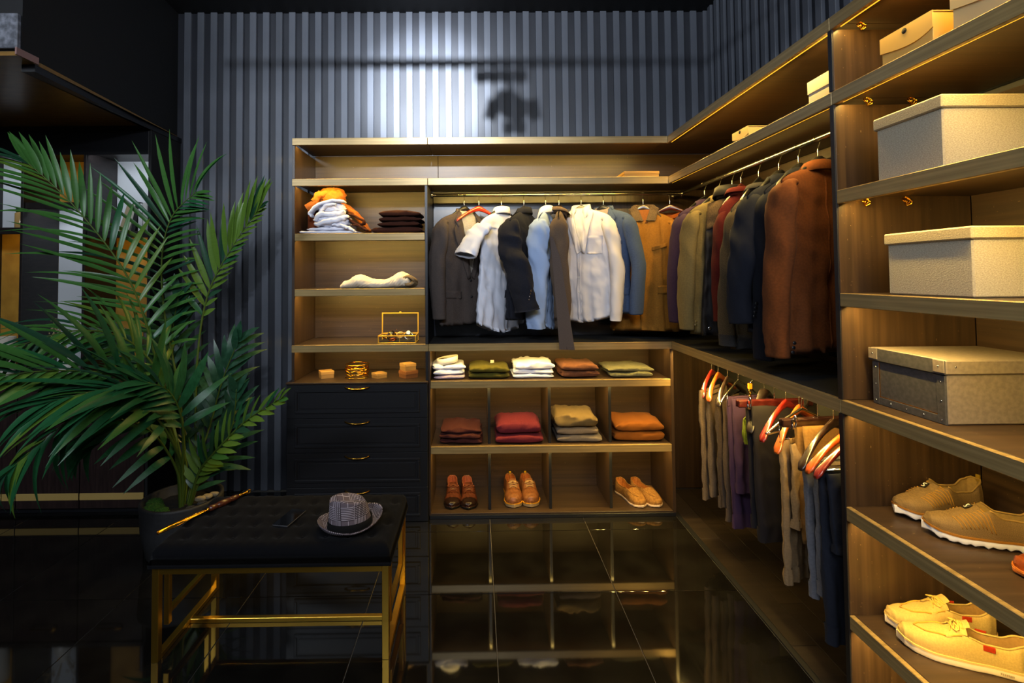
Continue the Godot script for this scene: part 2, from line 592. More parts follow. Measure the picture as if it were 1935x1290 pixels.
func left_bookcase() -> void:
	var o := thing("bookcase", "tall dark left bookcase with white and gold backs behind the palm", "bookcase", Vector3(-3.0, 0, -3.55))
	var dark := noisy(Color(0.105, 0.088, 0.085), Color(0.155, 0.125, 0.118), 0.02, Vector3(2, 8, 2), 0.4)
	var door := noisy(Color(0.15, 0.105, 0.10), Color(0.215, 0.155, 0.145), 0.02, Vector3(9, 0.8, 9), 0.4)
	var white := plain(Color(0.78, 0.79, 0.80), 0.5)
	var gold := noisy(Color(0.62, 0.45, 0.15), Color(0.72, 0.54, 0.2), 0.02, Vector3(1, 1, 1), 0.5)
	var xs := [-4.32, -3.90, -3.49, -3.076, -2.656, -2.225]
	wbox(o, "side_panel", Vector3(-2.225, 0, -3.735), Vector3(-2.205, 2.6, -3.4), M.black_matte)
	wbox(o, "top_panel", Vector3(-4.32, 2.42, -3.70), Vector3(-2.225, 2.6, -3.41), dark)
	wbox(o, "front_rail", Vector3(-4.32, 2.40, -3.412), Vector3(-2.225, 2.56, -3.40), M.black)
	wbox(o, "worktop", Vector3(-4.32, 0.83, -3.70), Vector3(-2.225, 0.86, -3.39), dark)
	wbox(o, "plinth", Vector3(-4.32, 0.0, -3.70), Vector3(-2.225, 0.03, -3.42), M.black)
	for i in 6:
		if i < 5:
			wbox(o, "divider", Vector3(xs[i] - 0.009, 0.86, -3.70), Vector3(xs[i] + 0.009, 2.42, -3.405), dark)
	var split := [1.9, 2.07, 1.9, 2.07, 1.87]
	for i in 5:
		var a: float = xs[i] + 0.01
		var b: float = xs[i + 1] - 0.01
		var up_white := i % 2 == 0
		wbox(o, "back_panel", Vector3(a, split[i] + 0.01, -3.725), Vector3(b, 2.42, -3.70), white if up_white else gold, 0.0)
		wbox(o, "back_panel", Vector3(a, 0.86, -3.725), Vector3(b, split[i] - 0.01, -3.70), gold if up_white else white, 0.0)
		var sh := wbox(o, "shelf", Vector3(a, split[i] - 0.01, -3.70), Vector3(b, split[i] + 0.01, -3.42), dark)
		wbox(sh, "front_lip", Vector3(a, split[i] - 0.034, -3.436), Vector3(b, split[i] + 0.011, -3.419), dark)  # lip added to keep the strip below out of sight
		led(o, Vector3(a + 0.02, 2.415, -3.43), Vector3(b - 0.02, 2.412, -3.44), Vector3(0, -0.8, -1), 0.16 if up_white else 0.05, up_white)  # unseen strips here and below, placed to light the white and gold backs
		led(o, Vector3(a + 0.02, split[i] - 0.018, -3.46), Vector3(b - 0.02, split[i] - 0.018, -3.46), Vector3(0, -0.8, -1), 0.08 if up_white else 0.16, not up_white)
		# door below with a brass band
		var d := wbox(o, "door", Vector3(a - 0.006, 0.035, -3.42), Vector3(b + 0.006, 0.825, -3.40), door)
		wbox(d, "brass_band", Vector3(a - 0.006, 0.09, -3.401), Vector3(b + 0.006, 0.135, -3.396), plain(Color(0.86, 0.72, 0.42), 0.45, 0.25))
		var st := mk()
		var mx := (a + b) / 2.0 + 0.0
		tube(st, smooth_path([Vector3(-0.075, 0, 0), Vector3(-0.07, -0.012, 0.022), Vector3(0.07, -0.012, 0.022), Vector3(0.075, 0, 0)], 4), 0.005, 8)
		part(d, "handle", st, M.brass, Vector3(mx, 0.745, -3.40) - place_of(d))
	# books and pieces on the right column's shelf
	var book_cols := [[Color(0.62, 0.55, 0.42), 0.3], [Color(0.72, 0.7, 0.64), 0.3], [Color(0.05, 0.05, 0.055), 0.16], [Color(0.8, 0.8, 0.8), 0.0], [Color(0.75, 0.74, 0.72), 0.0], [Color(0.7, 0.7, 0.72), 0.0]]
	var names := ["tan hardback book leaning furthest on the upper bookcase shelf", "cream hardback book leaning against a black one", "black hardback book leaning beside white books", "white book standing upright next to the black book", "middle one of three white upright books on the shelf", "white upright book at the right end of the shelf"]
	for i in 6:
		var hgt: float = [0.2, 0.2, 0.21, 0.195, 0.2, 0.19][i]
		var tilt: float = -book_cols[i][1]
		var xx: float = [-2.46, -2.42, -2.375, -2.325, -2.293, -2.262][i]
		var k := thing("book", names[i], "book", Vector3(xx, 1.881, -3.55), 0.0, "books on the bookcase shelf")
		k.rotation.z = tilt
		var tn := 0.028
		var cv := plain(book_cols[i][0], 0.6)
		lbox(k, "pages", Vector3(0, hgt / 2, 0), Vector3(tn - 0.006, hgt - 0.008, 0.14), plain(Color(0.85, 0.82, 0.74), 0.9), 0.001)
		for s in [-1.0, 1.0]:
			lbox(k, "cover", Vector3(s * (tn / 2 - 0.0015), hgt / 2, 0), Vector3(0.003, hgt, 0.148), cv, 0.0008)
		lbox(k, "spine", Vector3(0, hgt / 2, 0.074), Vector3(tn, hgt, 0.003), cv, 0.0008)
	var fr := thing("picture_frame", "small grey frame leaning at the foot of the gold back panel", "frame", Vector3(-2.32, 0.861, -3.6))
	lbox(fr, "border", Vector3(0, 0.16, 0), Vector3(0.11, 0.32, 0.012), plain(Color(0.3, 0.26, 0.25), 0.3, 0.5), 0.003)
	lbox(fr, "print", Vector3(0, 0.16, 0.007), Vector3(0.09, 0.30, 0.003), plain(Color(0.36, 0.34, 0.34), 0.6), 0.0)
	var jar := thing("glass_candle", "frosted glass candle jar at the left edge beside the palm", "candle", Vector3(-3.28, 0.861, -3.52))
	var st := mk()
	lathe(st, [Vector2(0.001, 0), Vector2(0.06, 0), Vector2(0.062, 0.01), Vector2(0.062, 0.30), Vector2(0.058, 0.30), Vector2(0.058, 0.012), Vector2(0.001, 0.012)], 24)
	var fg := plain(Color(0.85, 0.83, 0.78, 0.75), 0.5)
	fg.transparency = BaseMaterial3D.TRANSPARENCY_ALPHA
	part(jar, "glass", st, fg)
	st = mk()
	lathe(st, [Vector2(0.001, 0.014), Vector2(0.05, 0.014), Vector2(0.05, 0.24), Vector2(0.001, 0.24)], 20)
	part(jar, "wax", st, plain(Color(0.93, 0.85, 0.68), 0.7))
	var jb := thing("glass_jar", "amber glass jar with dark lid on the left shelf", "jar", Vector3(-3.2, 1.911, -3.55))
	st = mk()
	lathe(st, [Vector2(0.001, 0), Vector2(0.04, 0), Vector2(0.042, 0.01), Vector2(0.042, 0.11), Vector2(0.03, 0.12), Vector2(0.001, 0.12)], 20)
	part(jb, "body", st, plain(Color(0.72, 0.58, 0.35), 0.2))
	st = mk()
	lathe(st, [Vector2(0.001, 0.121), Vector2(0.036, 0.121), Vector2(0.036, 0.145), Vector2(0.02, 0.15), Vector2(0.001, 0.15)], 20)
	part(jb, "lid", st, M.black)
	var v := thing("vase", "white vase of dried pale flowers standing behind the palm leaves", "vase", Vector3(-2.86, 0.861, -3.55))
	st = mk()
	lathe(st, [Vector2(0.001, 0), Vector2(0.045, 0), Vector2(0.062, 0.06), Vector2(0.055, 0.12), Vector2(0.03, 0.17), Vector2(0.034, 0.19), Vector2(0.028, 0.19), Vector2(0.026, 0.165), Vector2(0.05, 0.12), Vector2(0.001, 0.02)], 24)
	part(v, "vessel", st, plain(Color(0.8, 0.78, 0.74), 0.3))
	rng.seed = 12
	var dry := plain(Color(0.66, 0.58, 0.42), 0.9)
	for i in 9:
		var a := rng.randf() * TAU
		var tip := Vector3(cos(a) * rng.randf_range(0.05, 0.16), rng.randf_range(0.28, 0.4), sin(a) * 0.07)
		st = mk()
		tube(st, smooth_path([Vector3(0, 0.15, 0), Vector3(tip.x * 0.4, tip.y * 0.7, tip.z * 0.4), tip], 3), 0.0018, 5)
		for q in 9:
			var e := tip + Vector3(rng.randf_range(-0.03, 0.03), rng.randf_range(-0.03, 0.03), rng.randf_range(-0.03, 0.03))
			box(st, e, Vector3(0.009, 0.012, 0.009), 0.003)
		part(v, "dried_stem", st, dry)

# ---------------------------------------------------------------- the open wardrobe
# one board along the back with its bronze front edge, strip underneath
func shelf_back(o: Node3D, called: String, x0: float, x1: float, y: float, power := 0.0, front := ZF, bm: Material = null) -> void:
	var s := wbox(o, called, Vector3(x0, y - 0.022, ZB), Vector3(x1, y, front - 0.019), bm if bm else M.brown)
	wbox(s, "front_edge", Vector3(x0, y - 0.047, front - 0.018), Vector3(x1, y, front), M.bronze, 0.002)
	if power > 0.0:
		led(o, Vector3(x0 + 0.02, y - 0.028, front - 0.026), Vector3(x1 - 0.02, y - 0.028, front - 0.026), Vector3(0, -1, -0.55), power * 5.0)

func shelf_right(o: Node3D, called: String, z0: float, z1: float, y: float, power := 0.0, bm: Material = null) -> void:
	var s := wbox(o, called, Vector3(XR + 0.019, y - 0.022, z0), Vector3(XB, y, z1), bm if bm else M.brown)
	wbox(s, "front_edge", Vector3(XR, y - 0.047, z0), Vector3(XR + 0.018, y, z1), M.bronze, 0.002)
	if power > 0.0:
		led(o, Vector3(XR + 0.026, y - 0.040, z0 + 0.02), Vector3(XR + 0.026, y - 0.040, z1 - 0.02), Vector3(0.55, -1, 0), power * 5.0)

func mitred(o: Node3D, y: float, power: float, right_power: float, bm: Material = null) -> void:
	shelf_back(o, "board", -1.2, -0.318, y, power, ZF, bm)
	shelf_back(o, "board", -0.316, XR + 0.0, y, power, ZF, bm)
	wbox(o, "corner_board", Vector3(XR + 0.002, y - 0.022, ZB), Vector3(XB, y, ZF - 0.02), bm if bm else M.brown)
	shelf_right(o, "board", ZF - 0.018, -1.746, y, right_power, bm)
	shelf_right(o, "board", -1.744, -0.6, y, right_power, bm)

func joinery() -> void:
	var o := thing("long_shelf", "topmost long bronze-edged shelf running round the corner", "shelf", Vector3(0.3, H.top, -3.4), 0.0, "long corner shelves")
	mitred(o, H.top, 0.13, 0.15)
	o = thing("long_shelf", "second bronze-edged long shelf, just above the clothes rails", "shelf", Vector3(0.3, H.upper, -3.4), 0.0, "long corner shelves")
	mitred(o, H.upper, 0.13, 0.17)
	o = thing("long_counter", "bronze-edged counter under the jackets running round the corner", "counter", Vector3(0.3, H.counter, -3.4))
	shelf_back(o, "board", -1.2, -0.318, H.counter, 0.07)
	shelf_back(o, "board", -0.316, XR, H.counter, 0.09, ZF, M.black_matte)
	wbox(o, "corner_board", Vector3(XR + 0.002, H.counter - 0.022, ZB), Vector3(XB, H.counter, ZF - 0.02), M.black_matte)
	shelf_right(o, "board", ZF - 0.018, -1.746, H.counter, 0.34, M.black_matte)
	shelf_right(o, "board", -1.744, -0.6, H.counter, 0.12)
	# left column above the drawers
	o = thing("display_cabinet", "open display shelves above the black drawers, left of the jackets", "shelving", Vector3(-0.76, 0.885, -3.45))
	for k in [[0.885, H.counter - 0.048], [H.counter + 0.0005, H.upper - 0.048]]:
		wbox(o, "side_panel", Vector3(-1.2, k[0], ZB - 0.02), Vector3(-1.182, k[1], ZF - 0.004), M.brown_v)
		wbox(o, "side_panel", Vector3(-0.336, k[0], ZB - 0.02), Vector3(-0.318, k[1], ZF + 0.004), M.black)
		wbox(o, "back_panel", Vector3(-1.182, k[0], ZB - 0.02), Vector3(-0.336, k[1] + 0.025, ZB - 0.001), M.brown)
	wbox(o, "side_panel", Vector3(-1.2, H.upper + 0.0005, ZB - 0.02), Vector3(-1.182, H.top - 0.048, ZF - 0.004), M.brown_v)
	wbox(o, "upper_back_panel", Vector3(-1.182, H.upper + 0.001, ZB - 0.02), Vector3(-0.28, H.top - 0.023, ZB - 0.001), M.brown)
	wbox(o, "upper_back_panel", Vector3(-0.278, H.upper + 0.001, ZB - 0.02), Vector3(XB, H.top - 0.023, ZB - 0.001), M.brown)
	for y in [H.a, H.b]:
		shelf_back(o, "shelf", -1.181, -0.337, y, 0.15)
	# back and sides of the hanging bays
	o = thing("wardrobe_back", "dark panelled back behind the shirts and jackets", "back panel", Vector3(0.7, 1.12, -3.68))
	wbox(o, "panel_board", Vector3(-0.316, H.counter + 0.001, ZB - 0.02), Vector3(1.0, H.upper - 0.023, ZB - 0.001), M.navy_panel)
	wbox(o, "panel_board", Vector3(1.002, H.counter + 0.001, ZB - 0.02), Vector3(XB, H.upper - 0.023, ZB - 0.001), M.brown_v)
	o = thing("wardrobe_back", "brown back panel behind the jackets of the right run", "back panel", Vector3(XB, 1.12, -2.7))
	wbox(o, "panel_board", Vector3(XB, H.counter + 0.001, ZB), Vector3(XB + 0.007, H.upper - 0.023, -1.756), M.brown)
	wbox(o, "upper_panel_board", Vector3(XB, H.upper, ZB), Vector3(XB + 0.007, H.top - 0.023, -1.756), M.brown)
	o = thing("wardrobe_back", "black back panel behind the trousers under the right counter", "back panel", Vector3(XB, 0.005, -2.7))
	wbox(o, "panel_board", Vector3(XB, 0.005, ZB), Vector3(XB + 0.007, H.counter - 0.023, -1.756), M.black_matte)
	o = thing("wardrobe_back", "dark brown end panel in the corner beyond the trousers", "back panel", Vector3(1.5, 0.005, ZB))
	wbox(o, "panel_board", Vector3(1.29, 0.005, ZB - 0.02), Vector3(XB, H.counter - 0.023, ZB - 0.001), M.brown_v)
	# pigeonholes under the counter
	o = thing("pigeonhole_unit", "brown pigeonhole unit with folded tops and shoes under the counter", "shelving", Vector3(0.48, 0.0, -3.45))
	wbox(o, "plinth", Vector3(-0.316, 0.0, ZB), Vector3(1.27, 0.024, ZF - 0.003), M.black)
	wbox(o, "bottom_board", Vector3(-0.316, 0.0245, ZB), Vector3(1.25, 0.036, ZF - 0.006), M.brown)
	wbox(o, "back_panel", Vector3(-0.316, 0.0245, ZB - 0.02), Vector3(1.27, H.counter - 0.023, ZB - 0.001), M.brown)
	wbox(o, "end_panel", Vector3(1.25, 0.0245, ZB), Vector3(1.27, H.counter - 0.023, ZF - 0.001), M.brown_v)
	wbox(o, "end_panel", Vector3(-0.318, 0.025, ZB), Vector3(-0.306, H.counter - 0.023, ZF - 0.001), M.brown_v)
	shelf_back(o, "shelf", -0.305, 1.249, H.c, 0.14)
	shelf_back(o, "shelf", -0.305, 1.249, H.d, 0.11)
	for x in [0.072, 0.468, 0.864]:
		for k in [[0.0365, H.d - 0.023], [H.d + 0.0005, H.c - 0.023]]:
			var d := wbox(o, "divider", Vector3(x - 0.009, k[0], ZB), Vector3(x + 0.009, k[1], ZF - 0.052), M.brown_v)
			wbox(d, "black_edge", Vector3(x - 0.0092, k[0], ZF - 0.0515), Vector3(x + 0.0092, k[1] if k[0] < 0.3 else k[1], ZF - 0.046), M.black)
	# drawers
	o = thing("drawer_chest", "black chest of four panelled drawers with gold bow handles", "drawers", Vector3(-0.77, 0.0, -3.45))
	wbox(o, "carcass", Vector3(-1.223, 0.0, -3.68), Vector3(-0.321, 0.872, -3.258), M.black)
	wbox(o, "top_board", Vector3(-1.225, 0.8725, -3.68), Vector3(-0.319, 0.884, -3.226), M.brown, 0.002)
	for i in 4:
		var y1 := 0.871 - i * 0.218
		var y0 := y1 - 0.216
		var d := wbox(o, "drawer", Vector3(-1.222, y0, -3.2575), Vector3(-0.322, y1, -3.236), M.black, 0.002)
		var x0 := -1.17
		var x1 := -0.372
		var a := y1 - 0.051
		var b := y0 + 0.05
		# raised moulding round a sunk panel
		for q in [[x0, b - 0.018, x1, b], [x0, a, x1, a + 0.018], [x0, b, x0 + 0.018, a], [x1 - 0.018, b, x1, a]]:
			wbox(d, "moulding", Vector3(q[0], q[1], -3.2355), Vector3(q[2], q[3], -3.229), M.black, 0.004)
		wbox(d, "panel", Vector3(x0 + 0.03, b + 0.012, -3.2355), Vector3(x1 - 0.03, a - 0.012, -3.232), M.black, 0.002)
		var st := mk()
		var pts := []
		for k in 15:
			var u := -1.0 + k / 7.0
			pts.append(Vector3(u * 0.079, 0.008 * u * u - 0.004, 0.026 * (1.0 - pow(absf(u), 3.0))))
		tube(st, pts, 0.0048, 8)
		part(d, "handle", st, M.brass, Vector3(-0.772, y1 - 0.024, -3.236) - place_of(d))

func clip(parent: Node3D, at: Vector3) -> void:
	# crumpled brass cable clip under a shelf
	var st := mk()
	for k in 3:
		var c := []
		for j in 10:
			var a := TAU * j / 9.0
			c.append(Vector3(cos(a) * 0.009, sin(a) * 0.011 - 0.004 * k, sin(a * 2.0 + k) * 0.006 + 0.006 * k - 0.006))
		tube(st, c, 0.0022, 5)
	part(parent, "cable_clip", st, M.brass, at - place_of(parent))

func tower() -> void:
	var o := thing("shelf_tower", "tall brown shelf tower with fabric boxes and shoes on the right", "shelving", Vector3(1.5, 0.0, -1.2))
	for k in [[0.005, H.counter - 0.048], [H.counter + 0.001, H.upper - 0.048], [H.upper + 0.001, H.top - 0.048]]:
		var p := wbox(o, "partition", Vector3(XR + 0.004, k[0], -1.755), Vector3(XB, k[1], -1.735), M.brown_v)
		wbox(p, "black_edge", Vector3(XR - 0.001, k[0], -1.7552), Vector3(XR + 0.0035, k[1], -1.7348), M.black, 0.001)
		wbox(o, "back_panel", Vector3(XB, k[0], -1.734), Vector3(XB + 0.018, k[1], -0.6), M.brown)
		wbox(o, "near_partition", Vector3(XR + 0.004, k[0], -0.62), Vector3(XB, k[1], -0.6), M.brown_v)
	for y in [H.a + 0.006, H.b + 0.008, H.e, H.f]:
		shelf_right(o, "shelf", -1.734, -0.622, y, 0.19)
	wbox(o, "bottom_board", Vector3(XR + 0.01, 0.006, -1.734), Vector3(XB, 0.03, -0.622), M.brown)
	for k in [[1.36, H.top], [1.375, H.upper], [1.53, H.upper], [1.355, H.a + 0.006], [1.50, H.a + 0.006]]:
		clip(o, Vector3(k[0], k[1] - 0.036, -1.725))

func rails() -> void:
	var defs := [["clothes_rail", "steel clothes rail carrying shirts and jackets along the back", Vector3(-0.315, 2.118, -3.47), Vector3(1.44, 2.118, -3.47)], ["clothes_rail", "steel clothes rail carrying jackets along the right side", Vector3(1.46, 2.13, -3.668), Vector3(1.46, 2.13, -1.757)], ["clothes_rail", "low steel rail carrying trousers along the right side", Vector3(1.44, 1.045, -3.668), Vector3(1.44, 1.045, -1.757)]]
	for d in defs:
		var o := thing(d[0], d[1], "clothes rail", d[2], 0.0, "clothes rails")
		var st := mk()
		tube(st, [Vector3.ZERO, d[3] - d[2]], 0.0115, 14)
		part(o, "rod", st, M.steel)
		var n: Vector3 = (d[3] - d[2]).normalized()
		for e in [Vector3.ZERO, d[3] - d[2]]:
			var q := mk()
			tube(q, [e + n * (0.001 if e == Vector3.ZERO else -0.012), e + n * (0.012 if e == Vector3.ZERO else -0.001)], 0.022, 16)
			part(o, "end_flange", q, M.steel)

# ---------------------------------------------------------------- hangers and clothes
var nz := FastNoiseLite.new()
var finishes := {}

func wood_finish(c: Color) -> StandardMaterial3D:
	if not finishes.has(c):
		var m := noisy(c.darkened(0.25), c.lightened(0.08), 0.02, Vector3(3, 14, 14), 0.28)
		m.clearcoat_enabled = true
		m.clearcoat = 0.8
		m.clearcoat_roughness = 0.12
		finishes[c] = m
	return finishes[c]

# a hanger whose hook rests on the rail; its origin is the axis of the rail
func hanger(label: String, c: Color, at: Vector3, turn: float, wide := 0.21, drop := 0.085, bar := false, broad := false, group := "", rail_turn := 0.0, tilt := 0.0) -> Node3D:
	var o := thing("clothes_hanger", label, "hanger", at, turn, group)
	var pts := []
	for k in 13:
		var a := -0.35 * PI + 1.25 * PI * k / 12.0
		pts.append(Vector3(cos(a + PI * 0.12) * 0.0155, sin(a + PI * 0.12) * 0.0155 + 0.0005, 0).rotated(Vector3.UP, PI / 2 - rail_turn - turn))
	pts.reverse()
	var end: Vector3 = pts[-1]
	pts.append(Vector3(end.x * 0.6, -0.026, end.z * 0.6))
	pts.append(Vector3(0, -0.045, 0))
	pts.append(Vector3(0, -0.095, 0))
	var st := mk()
	tube(st, smooth_path(pts, 2), 0.0019, 7)
	part(o, "hook", st, M.steel)
	st = mk()
	var rows := []
	for k in 33:
		var s := -1.0 + k / 16.0
		var u := absf(s)
		var cy := -0.094 - drop * pow(u, 1.25) - 0.012 * u * u * u
		var cz := 0.022 * u * u if bar or drop < 0.105 or drop > 0.12 else 0.002
		var hh := 0.0135 + 0.006 * exp(-u * u * 20.0) - 0.003 * u
		var zz := (0.0085 + (0.010 if drop < 0.105 or drop > 0.12 else 0.0) * u * u) if not broad else (0.010 + (0.010 * u if drop > 0.12 else 0.0) + 0.014 * exp(-u * u * 22.0))
		if k == 0 or k == 32:
			hh *= 0.55
			zz *= 0.55
		var row := PackedVector3Array()
		for j in 12:
			var a := TAU * j / 12.0
			var ca := signf(cos(a)) * pow(absf(cos(a)), 0.7)
			var sa := signf(sin(a)) * pow(absf(sin(a)), 0.7)
			row.append(Vector3(s * wide, cy + sa * hh, cz + ca * zz))
		rows.append(row)
	skin(st, rows, true, true)
	part(o, "shoulder_bar", st, wood_finish(c) if not broad else plain(c, 0.4))
	if bar:
		st = mk()
		tube(st, [Vector3(-wide * 0.9, -0.094 - drop * 0.93, 0.014), Vector3(wide * 0.9, -0.094 - drop * 0.93, 0.014)], 0.0045, 8)
		part(o, "trouser_bar", st, M.chrome)
	if tilt != 0.0:
		o.rotation.z = tilt
	return o

func top_y(g: Dictionary, s: float) -> float:
	var u := absf(s)
	return -g.drop * pow(maxf(u - 0.12, 0.0) / 0.88, 1.15) - g.get("round", 0.014) * pow(u, 9.0)

func hem_y(g: Dictionary, s: float) -> float:
	return -g.length + g.get("tail", 0.0) * pow(absf(s), 1.6) + g.get("slant", 0.0) * s

func half_w(g: Dictionary, t: float) -> float:
	return ease_list(g.w, t)

func cloth_pt(g: Dictionary, s: float, t: float, side: float) -> Vector3:
	var x = s * half_w(g, t) + g.get("lean", 0.0) * t
	var y := lerpf(top_y(g, s), hem_y(g, s), t)
	var e := pow(maxf(1.0 - pow(absf(s), 4.5), 0.0), 0.5)
	var q := minf(t / 0.14, 1.0)
	var d := ease_list(g.d, t) * (0.5 if g.get("fold", 0.008) > 0.01 else 0.62) * e * sqrt(maxf(1.0 - (1.0 - q) * (1.0 - q), 0.0))
	var k: float = g.get("folds", 13.0 if g.get("fold", 0.008) > 0.01 else 8.0)
	var am: float = g.get("fold", 0.008) * smoothstep(0.1, 0.9, t)
	var ph: float = g.get("seed", 0) * 1.7
	var f := am * (sin(s * k + 0.8 * sin(t * 3.0 + ph) + ph) * (0.6 + 0.4 * sin(s * 4.0 + ph)) + 0.5 * sin(s * k * 1.7 - t * 2.2 + ph * 2.0 + side))
	var wr: float = g.get("wrinkle", 0.004) * 1.3
	f += wr * smoothstep(0.0, 0.15, t) * (nz.get_noise_3d(x * 1000.0, y * 230.0 + side * 70.0, ph * 50.0) * 2.6 + nz.get_noise_3d(x * 1500.0 + y * 900.0, y * 1100.0 - x * 500.0, side * 90.0 + ph * 30.0) * 1.1 + absf(nz.get_noise_3d(x * 800.0 - y * 500.0 + 300.0, y * 500.0 + x * 200.0, side * 60.0 + ph * 90.0)) * 2.4)
	if side < 0 and g.get("seam", false):
		f += 0.0025 * exp(-pow(s / 0.02, 2.0))
	return Vector3(x, y, side * (d + 0.004) + f + g.get("sway", 0.0) * t * t)

func on_cloth(g: Dictionary, x: float, y: float, side: float, off: float) -> Vector3:
	var t: float = 0.4
	var s: float = 0.0
	for i in 5:
		s = clampf((x - g.get("lean", 0.0) * t) / half_w(g, t), -1.0, 1.0)
		t = clampf((y - top_y(g, s)) / (hem_y(g, s) - top_y(g, s)), 0.0, 1.0)
	var p := cloth_pt(g, s, t, side)
	return Vector3(p.x, y, p.z + side * off)

# a thin piece of cloth laid on the front (side 1) or back (-1), between four corners
func overlay(g: Dictionary, o: Node3D, called: String, a: Vector2, b: Vector2, c: Vector2, d: Vector2, off: float, m: Material, side := 1.0, thick := 0.004, nu := 8, nv := 14) -> void:
	var st := mk()
	var rows := []
	for i in range(nv + 1):
		var v := float(i) / nv
		var l := a.lerp(d, v)
		var r := b.lerp(c, v)
		var row := PackedVector3Array()
		for j in range(nu + 1):
			var p := l.lerp(r, float(j) / nu)
			row.append(on_cloth(g, p.x, p.y, side, off))
		for j in range(nu, -1, -1):
			var p := l.lerp(r, float(j) / nu)
			row.append(on_cloth(g, p.x, p.y, side, off - thick))
		rows.append(row)
	skin(st, rows, true, true)
	part(o, called, st, m)

func buttons(g: Dictionary, o: Node3D, spots: Array, side: float, off: float, m: Material, r := 0.008) -> void:
	for p in spots:
		var st := mk()
		var c := on_cloth(g, p.x, p.y, side, off)
		lathe(st, [Vector2(0.0005, 0.003), Vector2(r * 0.6, 0.003), Vector2(r, 0.0015), Vector2(r, -0.001), Vector2(0.0005, -0.001)], 10)
		var b := part(o, "button", st, m, c)
		b.rotation.x = PI / 2 * side

func sleeve(o: Node3D, called: String, path: Array, radii: Array, m: Material, wr: float, sd: int, flat := 0.62, cuff: Material = null, cuff_len := 0.0) -> void:
	var pts := smooth_path(path, 8)
	var n := pts.size()
	var rows := []
	var cuff_rows := []
	for i in n:
		var t := float(i) / (n - 1)
		var dir: Vector3 = (pts[mini(i + 1, n - 1)] - pts[maxi(i - 1, 0)]).normalized()
		var zx := Vector3(0, 0, 1)
		zx = (zx - dir * zx.dot(dir)).normalized()
		var sx := dir.cross(zx).normalized()
		var r := ease_list(radii, t)
		var row := PackedVector3Array()
		for j in 22:
			var a := TAU * j / 22.0
			var p: Vector3 = pts[i] + sx * cos(a) * r * flat + zx * sin(a) * r
			var w := (nz.get_noise_3d(p.x * 1100.0 + sd * 100.0, p.y * 300.0, p.z * 1100.0) + 0.7 * absf(nz.get_noise_3d(p.z * 900.0 + p.y * 700.0, p.y * 600.0 - p.z * 500.0, p.x * 900.0 + sd * 50.0))) + 0.5 * sin(t * 30.0 + sin(a) * 2.5 + sd) * exp(-pow((t - 0.5) / 0.16, 2.0))
			row.append(p + (sx * cos(a) + zx * sin(a)) * w * wr * (2.4 if flat < 0.5 or wr > 0.0085 else 1.3) * minf(t * 4.0, 1.0))
		rows.append(row)
		if t > 1.0 - cuff_len and cuff:
			var big := PackedVector3Array()
			for p in row:
				big.append(p + (p - pts[i]).normalized() * 0.0035)
			cuff_rows.append(big)
	# tuck the hem inward so that it has a thickness
	var inner := PackedVector3Array()
	for p in rows[-1]:
		inner.append(p.lerp(pts[-1], 0.1))
	rows.append(inner)
	var deep := PackedVector3Array()
	for p in rows[-3]:
		deep.append(p.lerp(pts[-2], 0.12))
	rows.append(deep)
	var st := mk()
	skin(st, rows, true)
	var body := part(o, called, st, m)
	if cuff and cuff_rows.size() > 1:
		st = mk()
		skin(st, cuff_rows, true)
		part(body, "cuff", st, cuff)

func collar(o: Node3D, g: Dictionary, m: Material, rx: float, rz: float, rise: float, fall: float, spread: float, span := 2.6, at := Vector3.ZERO) -> void:
	var st := mk()
	var rows := []
	for i in 31:
		var a := -span + 2.0 * span * i / 30.0
		var e := pow(absf(a) / span, 3.0)
		var out := Vector3(sin(a), 0, -cos(a))
		var prof := [[0.0, -0.02], [0.001, rise * 0.7], [0.006, rise], [0.012, rise * 0.9], [0.02 + 0.012 * e, -fall - spread * e], [0.017 + 0.012 * e, -fall - spread * e - 0.002], [0.007, rise * 0.7], [0.004, -0.02]]
		var row := PackedVector3Array()
		for p in prof:
			var y: float = p[1] - 0.035 * e
			row.append(at + Vector3(out.x * (rx + p[0] * (1.0 + 0.8 * e)), y, out.z * (rz + p[0])))
		rows.append(row)
	skin(st, rows, true, true)
	part(o, "collar", st, m)

func body_shape(g: Dictionary) -> SurfaceTool:
	var st := mk()
	var rows := []
	var ns := 30
	for i in range(37):
		var t := pow(float(i) / 36.0, 1.25)
		var row := PackedVector3Array()
		for j in range(ns + 1):
			row.append(cloth_pt(g, sin((-1.0 + 2.0 * j / ns) * PI / 2), t, 1.0))
		for j in range(ns, -1, -1):
			row.append(cloth_pt(g, sin((-1.0 + 2.0 * j / ns) * PI / 2), t, -1.0))
		rows.append(row)
	# turn the hem in
	var turned_in := PackedVector3Array()
	for p in rows[-1]:
		turned_in.append(Vector3(p.x * 0.99, p.y + 0.008, p.z * 0.94))
	rows.append(turned_in)
	skin(st, rows, true)
	return st

